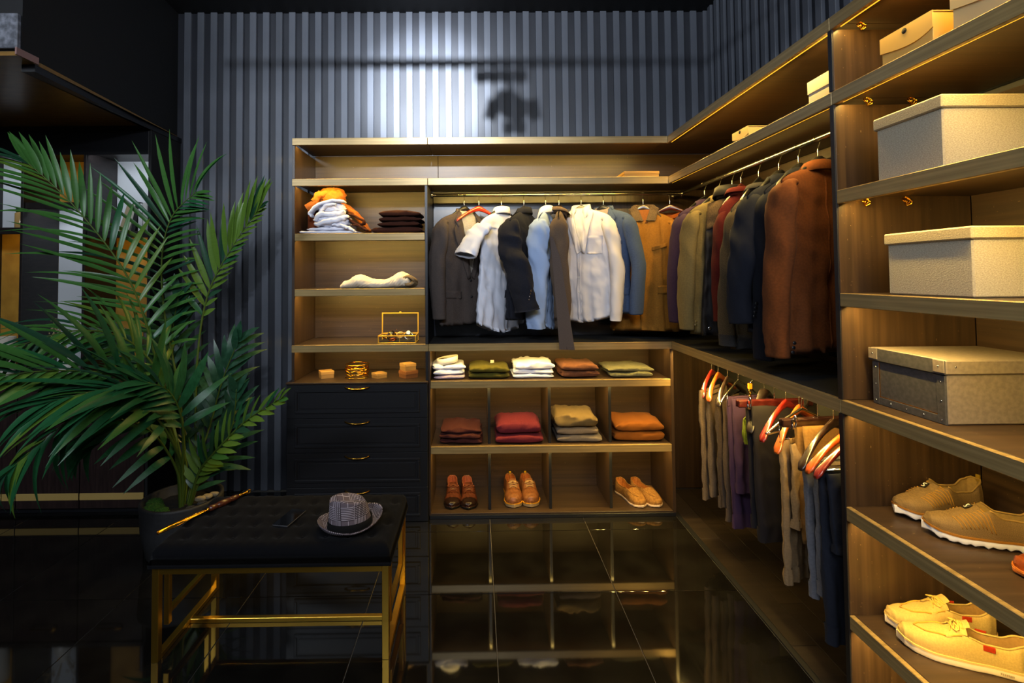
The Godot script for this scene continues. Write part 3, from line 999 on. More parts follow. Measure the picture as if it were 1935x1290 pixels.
func garment(g: Dictionary) -> Node3D:
	var o := thing(g.name, g.label, g.category, g.at, g.turn)
	var side: float = 1.0
	var m: Material = g.m
	part(o, "body", body_shape(g), m)
	var wd: float = half_w(g, 0.06)
	var sl: float = g.get("arm", 0.6)
	var cat: String = g.style
	if sl > 0.0:
		for s in [-1.0, 1.0]:
			var sy := top_y(g, 0.95)
			var sp: float = g.get("spread", 0.03)
			var fw: float = g.get("forward", 0.02)
			var bend: float = g.get("bend", 0.02) * 0.45
			var path := [Vector3(s * (wd - 0.06), sy - 0.022, 0), Vector3(s * (wd - 0.022), sy - 0.034, 0.0), Vector3(s * (wd + sp * 0.15), sy - 0.15, 0.004), Vector3(s * (wd + sp), sy - sl * 0.5, fw * 0.4 - bend * 0.3), Vector3(s * (wd + sp * 0.9), sy - sl * 0.8, fw * 0.9 + bend * 0.2), Vector3(s * (wd + sp * 0.7), sy - sl, fw)]
			if g.has("flare"):
				path = [Vector3(s * (wd - 0.06), sy - 0.03, 0), Vector3(s * (wd - 0.01), sy - 0.05, 0.003), Vector3(s * (wd + g.flare * 0.5), sy - sl * 0.55, 0.01), Vector3(s * (wd + g.flare), sy - sl, 0.02)]
			var r0: float = g.get("r0", 0.088) * 0.84
			var r1: float = g.get("r1", 0.062) * 0.9
			sleeve(o, "sleeve", path, [[0.0, 0.028], [0.1, r0 * 0.52], [0.32, r0], [0.6, r0 * 0.95], [1.0, r1]], m, g.get("arm_wrinkle", 0.006), int(s) + g.get("seed", 0), g.get("flat", 0.55), g.get("cuff"), g.get("cuff_len", 0.0))
	if cat == "jacket":
		collar(o, g, m, 0.058, 0.034, 0.022, 0.02, 0.02, 2.3)
		var stance: float = g.get("stance", -0.42)
		overlay(g, o, "lining", Vector2(-0.072, 0.006), Vector2(0.072, 0.006), Vector2(0.014, stance), Vector2(-0.006, stance), 0.004, g.get("lining", m), 1.0)
		for s in [-1.0, 1.0]:
			overlay(g, o, "lapel", Vector2(s * 0.068, -0.035), Vector2(s * 0.14, -0.14), Vector2(s * 0.03, stance - 0.01), Vector2(s * 0.004, stance + 0.005), 0.012, m, 1.0, 0.006)
			overlay(g, o, "collar_leaf", Vector2(s * 0.058, 0.012), Vector2(s * 0.122, -0.075), Vector2(s * 0.102, -0.122), Vector2(s * 0.06, -0.05), 0.016, m, 1.0, 0.006)
			overlay(g, o, "pocket_flap", Vector2(s * 0.07, -0.55), Vector2(s * 0.195, -0.545), Vector2(s * 0.195, -0.595), Vector2(s * 0.07, -0.6), 0.008, m, 1.0, 0.005, 6, 4)
		overlay(g, o, "breast_pocket", Vector2(0.075, -0.245), Vector2(0.165, -0.232), Vector2(0.165, -0.255), Vector2(0.075, -0.268), 0.008, m, 1.0, 0.005, 6, 3)
		buttons(g, o, [Vector2(0.004, stance - 0.02), Vector2(0.006, stance - 0.13)], 1.0, 0.008, g.get("button", M.black))
	elif cat == "shirt":
		collar(o, g, g.get("collar_m", m), 0.052, 0.034, 0.03, 0.016, 0.03, 2.7)
		overlay(g, o, "placket", Vector2(-0.016, -0.03), Vector2(0.016, -0.03), Vector2(0.016, -g.length + 0.02), Vector2(-0.016, -g.length + 0.02), 0.005, m, 1.0, 0.003, 3, 24)
		overlay(g, o, "yoke_seam", Vector2(-0.19, -0.12), Vector2(0.19, -0.12), Vector2(0.19, -0.126), Vector2(-0.19, -0.126), 0.004, m, -1.0, 0.003, 14, 2)
		overlay(g, o, "chest_pocket", Vector2(0.06, -0.2), Vector2(0.165, -0.2), Vector2(0.165, -0.32), Vector2(0.06, -0.32), 0.005, m, 1.0, 0.003, 6, 6)
		var bs := []
		for k in 6:
			bs.append(Vector2(0.0, -0.08 - 0.1 * k))
		buttons(g, o, bs, 1.0, 0.006, plain(Color(0.85, 0.84, 0.8), 0.3), 0.005)
	elif cat == "knit":
		collar(o, g, g.get("rib", m), 0.06, 0.045, 0.022, 0.004, 0.0, 3.1)
		overlay(g, o, "hem_rib", Vector2(-half_w(g, 0.97) * 0.97, -g.length + 0.075), Vector2(half_w(g, 0.97) * 0.97, -g.length + 0.075), Vector2(half_w(g, 1.0) * 0.97, -g.length + 0.005), Vector2(-half_w(g, 1.0) * 0.97, -g.length + 0.005), 0.003, g.get("rib", m), -1.0, 0.003, 20, 3)
	elif cat == "vest":
		collar(o, g, m, 0.06, 0.045, 0.05, 0.005, 0.0, 2.9)
	if cat == "jacket":
		overlay(g, o, "back_seam", Vector2(-0.003, -0.05), Vector2(0.003, -0.05), Vector2(0.003, -g.length + 0.015), Vector2(-0.003, -g.length + 0.015), 0.0025, m, -1.0, 0.003, 2, 24)
	return o

func stretch(w: float) -> Array:
	return [[0.0, w], [0.25, w * 0.96], [0.55, w * 0.93], [1.0, w * 1.02]]

func cuff_buttons(o: Node3D, at: Vector3, n: int, m: Material) -> void:
	for k in n:
		var st := mk()
		lathe(st, [Vector2(0.0005, 0.003), Vector2(0.005, 0.003), Vector2(0.0075, 0.001), Vector2(0.0075, -0.001), Vector2(0.0005, -0.001)], 10)
		var b := part(o, "cuff_button", st, m, at + Vector3(0, 0.019 * k, -0.004 * k))
		b.rotation = Vector3(PI / 2, 0, 0.2)

func clothes() -> void:
	nz.seed = 4
	nz.frequency = 0.012
	nz.fractal_octaves = 3
	var black := Color(0.06, 0.06, 0.065)
	var red := Color(0.62, 0.10, 0.035)
	var dark := Color(0.12, 0.045, 0.03)
	# [hook x, turn in degrees, label of hanger, colour, broad]
	var R := 2.118
	var Z0 := -3.47
	var Rt := PI
	hanger("broad black plastic hanger inside the brown-grey suit jacket", black, Vector3(-0.085, R, Z0), deg_to_rad(38), 0.18, 0.108, false, true, "hangers on the back rail", 0.0)
	hanger("empty shiny red wooden hanger between the grey jacket and the white shirt", Color(0.75, 0.13, 0.03), Vector3(0.018, R, Z0), deg_to_rad(28), 0.185, 0.085, false, false, "hangers on the back rail")
	hanger("black hanger showing above the short-sleeved shirt's collar", black, Vector3(0.176, R, Z0), deg_to_rad(40), 0.18, 0.108, false, true, "hangers on the back rail")
	hanger("hanger with a straight hook inside the charcoal navy jacket", black, Vector3(0.331, R, Z0), deg_to_rad(58), 0.18, 0.108, false, false, "hangers on the back rail")
	hanger("dark hanger above the pale blue shirt's white collar", dark, Vector3(0.482, R, Z0), deg_to_rad(70), 0.17, 0.108, false, false, "hangers on the back rail")
	hanger("dark brown glossy hanger inside the brown knit cardigan", Color(0.09, 0.05, 0.035), Vector3(0.575, R, Z0), deg_to_rad(75), 0.17, 0.108, false, true, "hangers on the back rail")
	hanger("grey-hooked hanger inside the white long-sleeved shirt", Color(0.3, 0.3, 0.3), Vector3(0.73, R, Z0), deg_to_rad(-32), 0.18, 0.108, false, false, "hangers on the back rail")
	hanger("grey-hooked dark hanger inside the steel blue blazer", Color(0.12, 0.13, 0.15), Vector3(0.885, R, Z0), deg_to_rad(-42), 0.18, 0.108, false, true, "hangers on the back rail")
	hanger("brown wooden hanger inside the mustard coat's tweed collar", Color(0.17, 0.11, 0.07), Vector3(1.163, R, Z0), deg_to_rad(-14), 0.18, 0.108, false, false, "hangers on the back rail")
	hanger("dark red wooden hanger in the corner behind the mustard coat", Color(0.26, 0.06, 0.03), Vector3(1.35, R, Z0 + 0.0), deg_to_rad(-32), 0.2, 0.1, false, false, "hangers on the back rail")
	var y := R - 0.113
	var grey_brown := cloth(Color(0.285, 0.25, 0.235), 0.1)
	var lining := cloth(Color(0.66, 0.64, 0.60), 0.08, 3.0, 0.5, 0.1)
	var o := garment({"name": "suit_jacket", "label": "brown-grey suit jacket facing out with pale lining, leftmost on the rail", "category": "jacket", "style": "jacket", "at": Vector3(-0.078, y, Z0), "turn": deg_to_rad(38), "w": [[0.0, 0.215], [0.3, 0.205], [0.6, 0.195], [1.0, 0.22]], "d": [[0, 0.06], [0.3, 0.085], [1, 0.07]], "length": 0.78, "drop": 0.065, "m": grey_brown, "lining": lining, "arm": 0.66, "seed": 1, "fold": 0.006, "stance": -0.46, "r0": 0.092, "r1": 0.064})
	cuff_buttons(o, Vector3(-0.235, -0.67, 0.075), 3, M.black)
	var white := cloth(Color(0.82, 0.83, 0.88), 0.03, 3.0, 0.85, 0.15)
	o = garment({"name": "shirt", "label": "white short-sleeved shirt with its back and flared sleeve to the front", "category": "shirt", "style": "shirt", "at": Vector3(0.176, y, Z0), "turn": PI + deg_to_rad(44), "w": [[0.0, 0.205], [0.3, 0.2], [1.0, 0.235]], "d": [[0, 0.05], [0.3, 0.07], [1, 0.05]], "length": 0.84, "tail": 0.07, "drop": 0.075, "m": white, "arm": 0.235, "flare": 0.13, "r0": 0.105, "r1": 0.108, "flat": 0.4, "seed": 2, "fold": 0.016, "wrinkle": 0.006, "cuff": white, "cuff_len": 0.12})
	var st := mk()
	var lp := []
	for k in 9:
		lp.append(Vector3(0.02 * sin(k * PI / 4), -0.128 - 0.012 * cos(k * PI / 4), -0.088 - 0.004 * (k % 2)))
	tube(st, lp, 0.002, 5)
	part(o, "hanging_loop", st, cloth(Color(0.35, 0.32, 0.45)))
	var navy := cloth(Color(0.115, 0.12, 0.155), 0.14)
	o = garment({"name": "jacket", "label": "charcoal navy jacket seen from its back with a pale piped seam and silver cuff buttons", "category": "jacket", "style": "jacket", "at": Vector3(0.331, y, Z0 + 0.02), "turn": PI + deg_to_rad(58), "w": stretch(0.215), "d": [[0, 0.06], [0.3, 0.09], [1, 0.085]], "length": 0.74, "drop": 0.07, "m": navy, "arm": 0.6, "bend": 0.07, "forward": -0.13, "spread": 0.035, "seed": 3, "seam": true, "arm_wrinkle": 0.009, "r0": 0.1, "r1": 0.08, "cuff": cloth(Color(0.16, 0.165, 0.2)), "cuff_len": 0.05})
	overlay({"drop": 0.07, "length": 0.74, "w": stretch(0.215), "d": [[0, 0.06], [0.3, 0.09], [1, 0.085]], "seed": 3, "seam": true}, o, "piped_seam", Vector2(-0.0022, -0.28), Vector2(0.0022, -0.28), Vector2(0.0022, -0.72), Vector2(-0.0022, -0.72), 0.006, cloth(Color(0.5, 0.54, 0.66)), -1.0, 0.003, 2, 24)
	cuff_buttons(o, Vector3(0.27, -0.60, -0.165), 4, M.chrome)
	var blue := cloth(Color(0.58, 0.66, 0.80), 0.04, 3.0, 0.85, 0.15)
	o = garment({"name": "shirt", "label": "pale blue long-sleeved shirt hanging edge-on with a white collar", "category": "shirt", "style": "shirt", "at": Vector3(0.482, y, Z0 + 0.025), "turn": PI + deg_to_rad(66), "w": stretch(0.185), "d": [[0, 0.055], [0.3, 0.085], [1, 0.07]], "length": 0.82, "tail": 0.05, "drop": 0.07, "m": blue, "arm": 0.72, "r0": 0.09, "r1": 0.062, "spread": 0.03, "seed": 5, "fold": 0.014, "wrinkle": 0.006, "arm_wrinkle": 0.009, "cuff": blue, "cuff_len": 0.1, "collar_m": white})
	var brown := cloth(Color(0.36, 0.30, 0.25), 0.16, 7.0)
	o = garment({"name": "cardigan", "label": "taupe knit cardigan hanging edge-on with a long ribbed front band", "category": "cardigan", "style": "knit", "at": Vector3(0.575, y, Z0 + 0.025), "turn": deg_to_rad(78), "w": stretch(0.2), "d": [[0, 0.05], [0.3, 0.06], [1, 0.05]], "length": 0.80, "drop": 0.06, "m": brown, "arm": 0.66, "seed": 6, "fold": 0.006, "r0": 0.075, "r1": 0.055})
	st = mk()
	var rows := []
	for k in 30:
		var t := k / 29.0
		var row := PackedVector3Array()
		var zc := -0.05 + 0.07 * t
		for j in 17:
			row.append(Vector3(-0.268 + 0.004 * (j % 2), -0.2 - 0.72 * t, zc - 0.02 * t + (0.015 + 0.03 * minf(t * 5.0, 1.0) + 0.05 * t) * j / 16.0))
		for j in range(16, -1, -1):
			row.append(Vector3(-0.258 + 0.004 * (j % 2), -0.2 - 0.72 * t, zc - 0.02 * t + (0.015 + 0.03 * minf(t * 5.0, 1.0) + 0.05 * t) * j / 16.0))
		rows.append(row)
	skin(st, rows, true, true)
	part(o, "front_band", st, cloth(Color(0.34, 0.295, 0.275), 0.1, 7.0))
	var offwhite := cloth(Color(0.82, 0.80, 0.81), 0.03, 3.0, 0.85, 0.15)
	o = garment({"name": "shirt", "label": "off-white open long-sleeved shirt with a raised collar and hanging cuff", "category": "shirt", "style": "shirt", "at": Vector3(0.73, y + 0.015, Z0), "turn": deg_to_rad(-34), "w": [[0.0, 0.21], [0.3, 0.2], [1.0, 0.22]], "d": [[0, 0.06], [0.3, 0.085], [1, 0.075]], "length": 0.79, "tail": 0.05, "slant": 0.0, "drop": 0.06, "m": offwhite, "arm": 0.70, "r0": 0.095, "r1": 0.068, "spread": 0.045, "seed": 7, "fold": 0.016, "wrinkle": 0.006, "arm_wrinkle": 0.008, "cuff": offwhite, "cuff_len": 0.11})
	var gs := {"drop": 0.06, "length": 0.79, "tail": 0.05, "w": [[0.0, 0.21], [0.3, 0.2], [1.0, 0.22]], "d": [[0, 0.06], [0.3, 0.085], [1, 0.075]], "seed": 7, "fold": 0.016, "wrinkle": 0.006}
	overlay(gs, o, "inner_back", Vector2(-0.055, 0.0), Vector2(0.06, 0.0), Vector2(0.03, -0.27), Vector2(0.01, -0.27), 0.008, cloth(Color(0.84, 0.82, 0.8), 0.03, 3.0, 0.85, 0.15))
	for s in [-1.0, 1.0]:
		overlay(gs, o, "turned_front", Vector2(s * 0.052, 0.0), Vector2(s * 0.1, -0.04), Vector2(0.02 + s * 0.03, -0.32), Vector2(0.02, -0.3), 0.015, offwhite, 1.0, 0.004)
	var steel := cloth(Color(0.25, 0.31, 0.43), 0.08)
	o = garment({"name": "blazer", "label": "steel blue blazer with notched lapel beside the mustard coat", "category": "jacket", "style": "jacket", "at": Vector3(0.885, y + 0.012, Z0), "turn": deg_to_rad(-44), "w": [[0.0, 0.21], [0.3, 0.2], [0.6, 0.19], [1.0, 0.21]], "d": [[0, 0.06], [0.3, 0.085], [1, 0.07]], "length": 0.72, "drop": 0.055, "m": steel, "lining": cloth(Color(0.55, 0.5, 0.48)), "arm": 0.66, "seed": 8, "fold": 0.005, "stance": -0.4, "spread": 0.045, "r0": 0.088, "r1": 0.07, "arm_wrinkle": 0.003, "wrinkle": 0.002})
	var mustard := cloth(Color(0.54, 0.36, 0.12), 0.1)
	var tweed := noisy(Color(0.10, 0.075, 0.05), Color(0.48, 0.38, 0.25), 0.1, Vector3(9, 9, 9), 0.95, 0.0, false, 0.0, 5, 9)
	o = garment({"name": "coat", "label": "mustard orange coat with dark tweed stand-up collar and flap pocket", "category": "coat", "style": "plain", "at": Vector3(1.163, y + 0.0, Z0 + 0.01), "turn": deg_to_rad(-14), "w": [[0.0, 0.205], [0.3, 0.195], [0.55, 0.185], [1.0, 0.24]], "d": [[0, 0.06], [0.3, 0.09], [1, 0.08]], "length": 0.835, "drop": 0.07, "m": mustard, "arm": 0.66, "seed": 9, "fold": 0.006, "spread": 0.03, "r0": 0.085, "r1": 0.062, "arm_wrinkle": 0.006, "wrinkle": 0.005})
	gs = {"drop": 0.07, "length": 0.835, "w": [[0.0, 0.205], [0.3, 0.195], [0.55, 0.185], [1.0, 0.24]], "d": [[0, 0.06], [0.3, 0.09], [1, 0.08]], "seed": 9, "fold": 0.006, "wrinkle": 0.005}
	collar(o, gs, tweed, 0.066, 0.04, 0.042, 0.0, 0.02, 2.0)
	overlay(gs, o, "facing", Vector2(-0.05, 0.0), Vector2(0.05, 0.0), Vector2(0.02, -0.1), Vector2(-0.02, -0.1), 0.006, cloth(Color(0.45, 0.27, 0.12)))
	overlay(gs, o, "front_flap", Vector2(-0.055, -0.095), Vector2(0.10, -0.07), Vector2(0.12, -0.83), Vector2(-0.035, -0.825), 0.008, mustard, 1.0, 0.006, 10, 24)
	for s in [-1.0, 1.0]:
		overlay(gs, o, "collar_leaf", Vector2(s * 0.05, 0.035), Vector2(s * 0.1, 0.005), Vector2(s * 0.07, -0.085), Vector2(s * 0.008, -0.085), 0.018, tweed, 1.0, 0.006)
	overlay(gs, o, "breast_pocket", Vector2(0.045, -0.26), Vector2(0.14, -0.235), Vector2(0.14, -0.262), Vector2(0.045, -0.287), 0.014, mustard, 1.0, 0.006, 6, 3)
	overlay(gs, o, "pocket_flap", Vector2(0.075, -0.525), Vector2(0.2, -0.52), Vector2(0.2, -0.575), Vector2(0.075, -0.58), 0.014, mustard, 1.0, 0.006, 6, 4)
	var rust := cloth(Color(0.55, 0.27, 0.06), 0.2, 8.0)
	garment({"name": "sweater", "label": "rust orange ribbed sweater glimpsed behind the mustard coat in the corner", "category": "sweater", "style": "knit", "at": Vector3(1.36, y - 0.035, Z0 - 0.02), "turn": deg_to_rad(-30), "w": stretch(0.16), "d": [[0, 0.05], [0.3, 0.06], [1, 0.05]], "length": 0.66, "drop": 0.07, "m": rust, "arm": 0.0, "seed": 10})
	# ---- along the right side: backs to the viewer
	var X0 := 1.46
	var r2 := 2.13
	y = r2 - 0.122
	var hz := [-3.177, -2.98, -2.83, -2.735, -2.561, -2.388, -2.241, -2.111]
	var hl := ["black plastic hanger above the purple jacket", "black plastic hanger above the olive linen blazer", "dark wooden hanger above the black padded vest", "dark red wooden hanger above the burgundy sweater", "dark hanger above the herringbone knit", "broad black hanger above the dark navy suit jacket", "broad black hanger above the midnight navy blazer", "black hanger above the rust brown corduroy jacket"]
	var ha := [18, 14, -22, -10, 16, 22, 12, 16]
	for i in 8:
		hanger(hl[i], [black, black, dark, Color(0.25, 0.06, 0.04), black, black, black, black][i], Vector3(X0, r2, hz[i]), deg_to_rad(ha[i]), [0.185, 0.185, 0.11, 0.11, 0.13, 0.18, 0.155, 0.175][i], 0.112, false, i in [1, 5, 6, 7], "hangers on the right rail", PI / 2)
	var purple := cloth(Color(0.20, 0.135, 0.225), 0.1)
	garment({"name": "jacket", "label": "plain purple jacket with its back out, next to the mustard coat", "category": "jacket", "style": "jacket", "at": Vector3(X0, y, hz[0]), "turn": PI + deg_to_rad(20), "w": stretch(0.21), "d": [[0, 0.05], [0.3, 0.055], [1, 0.05]], "length": 0.76, "drop": 0.065, "m": purple, "arm": 0.68, "seed": 11, "r0": 0.075, "r1": 0.058, "arm_wrinkle": 0.003, "wrinkle": 0.002})
	var olive := cloth(Color(0.43, 0.37, 0.23), 0.1)
	o = garment({"name": "blazer", "label": "olive khaki linen blazer hanging between purple and burgundy clothes", "category": "jacket", "style": "jacket", "at": Vector3(X0, y, hz[1]), "turn": PI + deg_to_rad(16), "w": stretch(0.215), "d": [[0, 0.05], [0.3, 0.055], [1, 0.05]], "length": 0.80, "drop": 0.07, "m": olive, "arm": 0.70, "seed": 12, "r0": 0.076, "r1": 0.062, "arm_wrinkle": 0.006})
	cuff_buttons(o, Vector3(0.245, -0.74, -0.066), 2, plain(Color(0.45, 0.38, 0.2), 0.4))
	var vestm := cloth(Color(0.115, 0.105, 0.11), 0.15, 3.0, 0.6)
	o = garment({"name": "padded_vest", "label": "black vest with taupe quilted collar and snap button, beside the olive blazer", "category": "vest", "style": "vest", "at": Vector3(X0 - 0.02, y, hz[2]), "turn": PI - deg_to_rad(14), "w": [[0, 0.12], [0.3, 0.135], [1, 0.165]], "d": [[0, 0.04], [0.3, 0.045], [1, 0.045]], "length": 0.80, "drop": 0.08, "m": vestm, "arm": 0.0, "seed": 13, "wrinkle": 0.006})
	var gv := {"drop": 0.08, "length": 0.80, "w": [[0, 0.12], [0.3, 0.135], [1, 0.165]], "d": [[0, 0.04], [0.3, 0.045], [1, 0.045]], "seed": 13, "wrinkle": 0.006}
	overlay(gv, o, "quilted_yoke", Vector2(0.0, -0.01), Vector2(0.115, -0.05), Vector2(0.125, -0.2), Vector2(0.0, -0.15), 0.006, cloth(Color(0.35, 0.28, 0.2), 0.2, 6.0), -1.0, 0.006)
	buttons(gv, o, [Vector2(0.12, -0.76)], -1.0, 0.006, M.chrome, 0.011)
	var burg := cloth(Color(0.30, 0.075, 0.07), 0.14)
	garment({"name": "sweater", "label": "burgundy red fine-knit sweater beside the herringbone one", "category": "sweater", "style": "knit", "at": Vector3(X0, y, hz[3]), "turn": PI - deg_to_rad(4), "w": [[0, 0.125], [0.3, 0.125], [1, 0.12]], "d": [[0, 0.04], [0.3, 0.05], [1, 0.04]], "length": 0.72, "drop": 0.09, "m": burg, "arm": 0.62, "r0": 0.055, "r1": 0.042, "spread": 0.01, "seed": 14})
	var herr := cloth(Color(0.42, 0.36, 0.27), 0.4, 14.0)
	var ribm := cloth(Color(0.27, 0.26, 0.26), 0.3, 16.0)
	garment({"name": "sweater", "label": "beige herringbone knit sweater with grey ribbed hem under the navy jacket", "category": "sweater", "style": "knit", "at": Vector3(X0 + 0.01, y - 0.01, hz[4]), "turn": PI + deg_to_rad(14), "w": [[0, 0.185], [0.3, 0.195], [1, 0.195]], "d": [[0, 0.04], [0.3, 0.045], [1, 0.05]], "length": 0.82, "drop": 0.1, "m": herr, "rib": ribm, "arm": 0.70, "r0": 0.06, "r1": 0.05, "spread": 0.03, "seed": 15, "cuff": ribm, "cuff_len": 0.12})
	var nv2 := cloth(Color(0.105, 0.115, 0.155), 0.12)
	o = garment({"name": "suit_jacket", "label": "dark navy suit jacket with bent sleeve, over the herringbone knit", "category": "jacket", "style": "jacket", "at": Vector3(X0, y, hz[5]), "turn": PI + deg_to_rad(22), "w": stretch(0.215), "d": [[0, 0.05], [0.3, 0.05], [1, 0.045]], "length": 0.72, "drop": 0.075, "m": nv2, "arm": 0.60, "seed": 16, "bend": 0.06, "spread": 0.05, "r0": 0.082, "r1": 0.068, "arm_wrinkle": 0.008})
	cuff_buttons(o, Vector3(0.275, -0.64, -0.07), 4, M.black)
	var nv3 := cloth(Color(0.085, 0.095, 0.135), 0.12)
	o = garment({"name": "blazer", "label": "midnight navy blazer beside the rust corduroy jacket", "category": "jacket", "style": "jacket", "at": Vector3(X0 + 0.01, y, hz[6]), "turn": PI + deg_to_rad(8), "w": stretch(0.185), "d": [[0, 0.04], [0.3, 0.04], [1, 0.04]], "length": 0.80, "drop": 0.07, "m": nv3, "arm": 0.76, "seed": 17, "r0": 0.07, "r1": 0.058, "spread": 0.01})
	cuff_buttons(o, Vector3(0.2, -0.79, -0.066), 4, M.black)
	var cord := cloth(Color(0.41, 0.225, 0.105), 0.14)
	o = garment({"name": "corduroy_jacket", "label": "rust brown corduroy jacket with its back out, nearest the shelf tower", "category": "jacket", "style": "jacket", "at": Vector3(X0, y + 0.005, hz[7]), "turn": PI + deg_to_rad(17), "w": stretch(0.205), "d": [[0, 0.05], [0.3, 0.06], [1, 0.055]], "length": 0.785, "drop": 0.055, "m": cord, "arm": 0.74, "seed": 18, "seam": true, "r0": 0.078, "r1": 0.056, "spread": 0.03, "bend": 0.07, "arm_wrinkle": 0.008, "fold": 0.004})
	cuff_buttons(o, Vector3(0.232, -0.77, -0.055), 3, M.black)

# ---------------------------------------------------------------- trousers on the low rail
# folded over a bar: a leg panel in front and one behind, each with its turned-up hem
func trouser_pair(label: String, at: Vector3, turn: float, half: float, front: float, back: float, c: Color, sd: int, cuff := true, vary := 0.1) -> Node3D:
	var o := thing("trousers", label, "trousers", at, turn)
	var m := cloth(c, vary)
	for k in 2:
		var l: float = front if k == 0 else back
		var g := {"w": [[0.0, half], [0.5, half * 0.95], [1.0, half * 0.86]], "d": [[0, 0.018], [0.5, 0.02], [1, 0.014]], "length": l, "drop": 0.0, "round": 0.0, "seed": sd + k * 3, "fold": 0.008, "folds": 7.0, "wrinkle": 0.003}
		var b := part(o, "leg", body_shape(g), m, Vector3(0, 0.012, 0.021 if k == 0 else -0.021))
		if cuff:
			var st := mk()
			var rows := []
			for i in 3:
				var t := 1.0 - 0.055 * i
				var row := PackedVector3Array()
				for j in range(25):
					var p := cloth_pt(g, sin((-1.0 + 2.0 * j / 24.0) * PI / 2), t, 1.0)
					row.append(p * Vector3(1.02, 1, 1) + Vector3(0, -0.002, 0.004))
				for j in range(24, -1, -1):
					var p := cloth_pt(g, sin((-1.0 + 2.0 * j / 24.0) * PI / 2), t, -1.0)
					row.append(p * Vector3(1.02, 1, 1) + Vector3(0, -0.002, -0.004))
				rows.append(row)
			skin(st, rows, true)
			part(b, "hem", st, m)
	return o

func clamp_hanger(label: String, c: Color, at: Vector3, turn: float, half := 0.19) -> Node3D:
	var o := thing("clamp_hanger", label, "hanger", at, turn, "clamp hangers")
	var st := mk()
	var pts := []
	for k in 11:
		var a := -0.3 * PI + 1.2 * PI * k / 10.0
		pts.append(Vector3(cos(a + 0.3) * 0.0155, sin(a + 0.3) * 0.0155, 0).rotated(Vector3.UP, -turn))
	pts.reverse()
	pts.append(Vector3(0, -0.05, 0))
	pts.append(Vector3(0, -0.1, 0))
	tube(st, smooth_path(pts, 2), 0.0019, 7)
	part(o, "hook", st, M.chrome)
	for s in [-1.0, 1.0]:
		lbox(o, "clamp_board", Vector3(0, -0.115, s * 0.009), Vector3(half * 2, 0.034, 0.012), wood_finish(c), 0.004)
		lbox(o, "clip", Vector3(s * half * 0.75, -0.118, 0.018), Vector3(0.018, 0.042, 0.006), M.chrome, 0.002)
		st = mk()
		tube(st, smooth_path([Vector3(s * half * 0.75, -0.095, 0.02), Vector3(s * half * 0.75, -0.08, 0.032), Vector3(s * half * 0.75, -0.105, 0.036), Vector3(s * half * 0.75, -0.13, 0.026)], 3), 0.004, 6)
		part(o, "clip_lever", st, M.chrome)
	return o

func wire_hanger(label: String, at: Vector3, turn: float) -> Node3D:
	var o := thing("wire_hanger", label, "hanger", at, turn, "wire hangers")
	var st := mk()
	var pts := []
	for k in 11:
		var a := -0.3 * PI + 1.2 * PI * k / 10.0
		pts.append(Vector3(cos(a + 0.3) * 0.015, sin(a + 0.3) * 0.015, 0).rotated(Vector3.UP, -turn))
	pts.reverse()
	pts.append_array([Vector3(0, -0.05, 0), Vector3(0, -0.08, 0)])
	tube(st, smooth_path(pts, 2), 0.002, 7)
	part(o, "hook", st, M.chrome)
	st = mk()
	tube(st, smooth_path([Vector3(-0.19, -0.17, 0), Vector3(-0.13, -0.135, 0), Vector3(-0.03, -0.09, 0), Vector3(0, -0.08, 0), Vector3(0.03, -0.09, 0), Vector3(0.13, -0.135, 0), Vector3(0.19, -0.17, 0)], 5), 0.005, 8)
	part(o, "shoulder_wire", st, M.steel)
	st = mk()
	tube(st, [Vector3(-0.12, -0.13, 0), Vector3(-0.12, -0.2, 0), Vector3(0.12, -0.2, 0), Vector3(0.12, -0.13, 0)], 0.0022, 6)
	part(o, "clip_bar", st, M.chrome)
	for s in [-1.0, 1.0]:
		lbox(o, "clip", Vector3(s * 0.07, -0.21, 0.004), Vector3(0.014, 0.034, 0.012), M.chrome, 0.002)
	return o

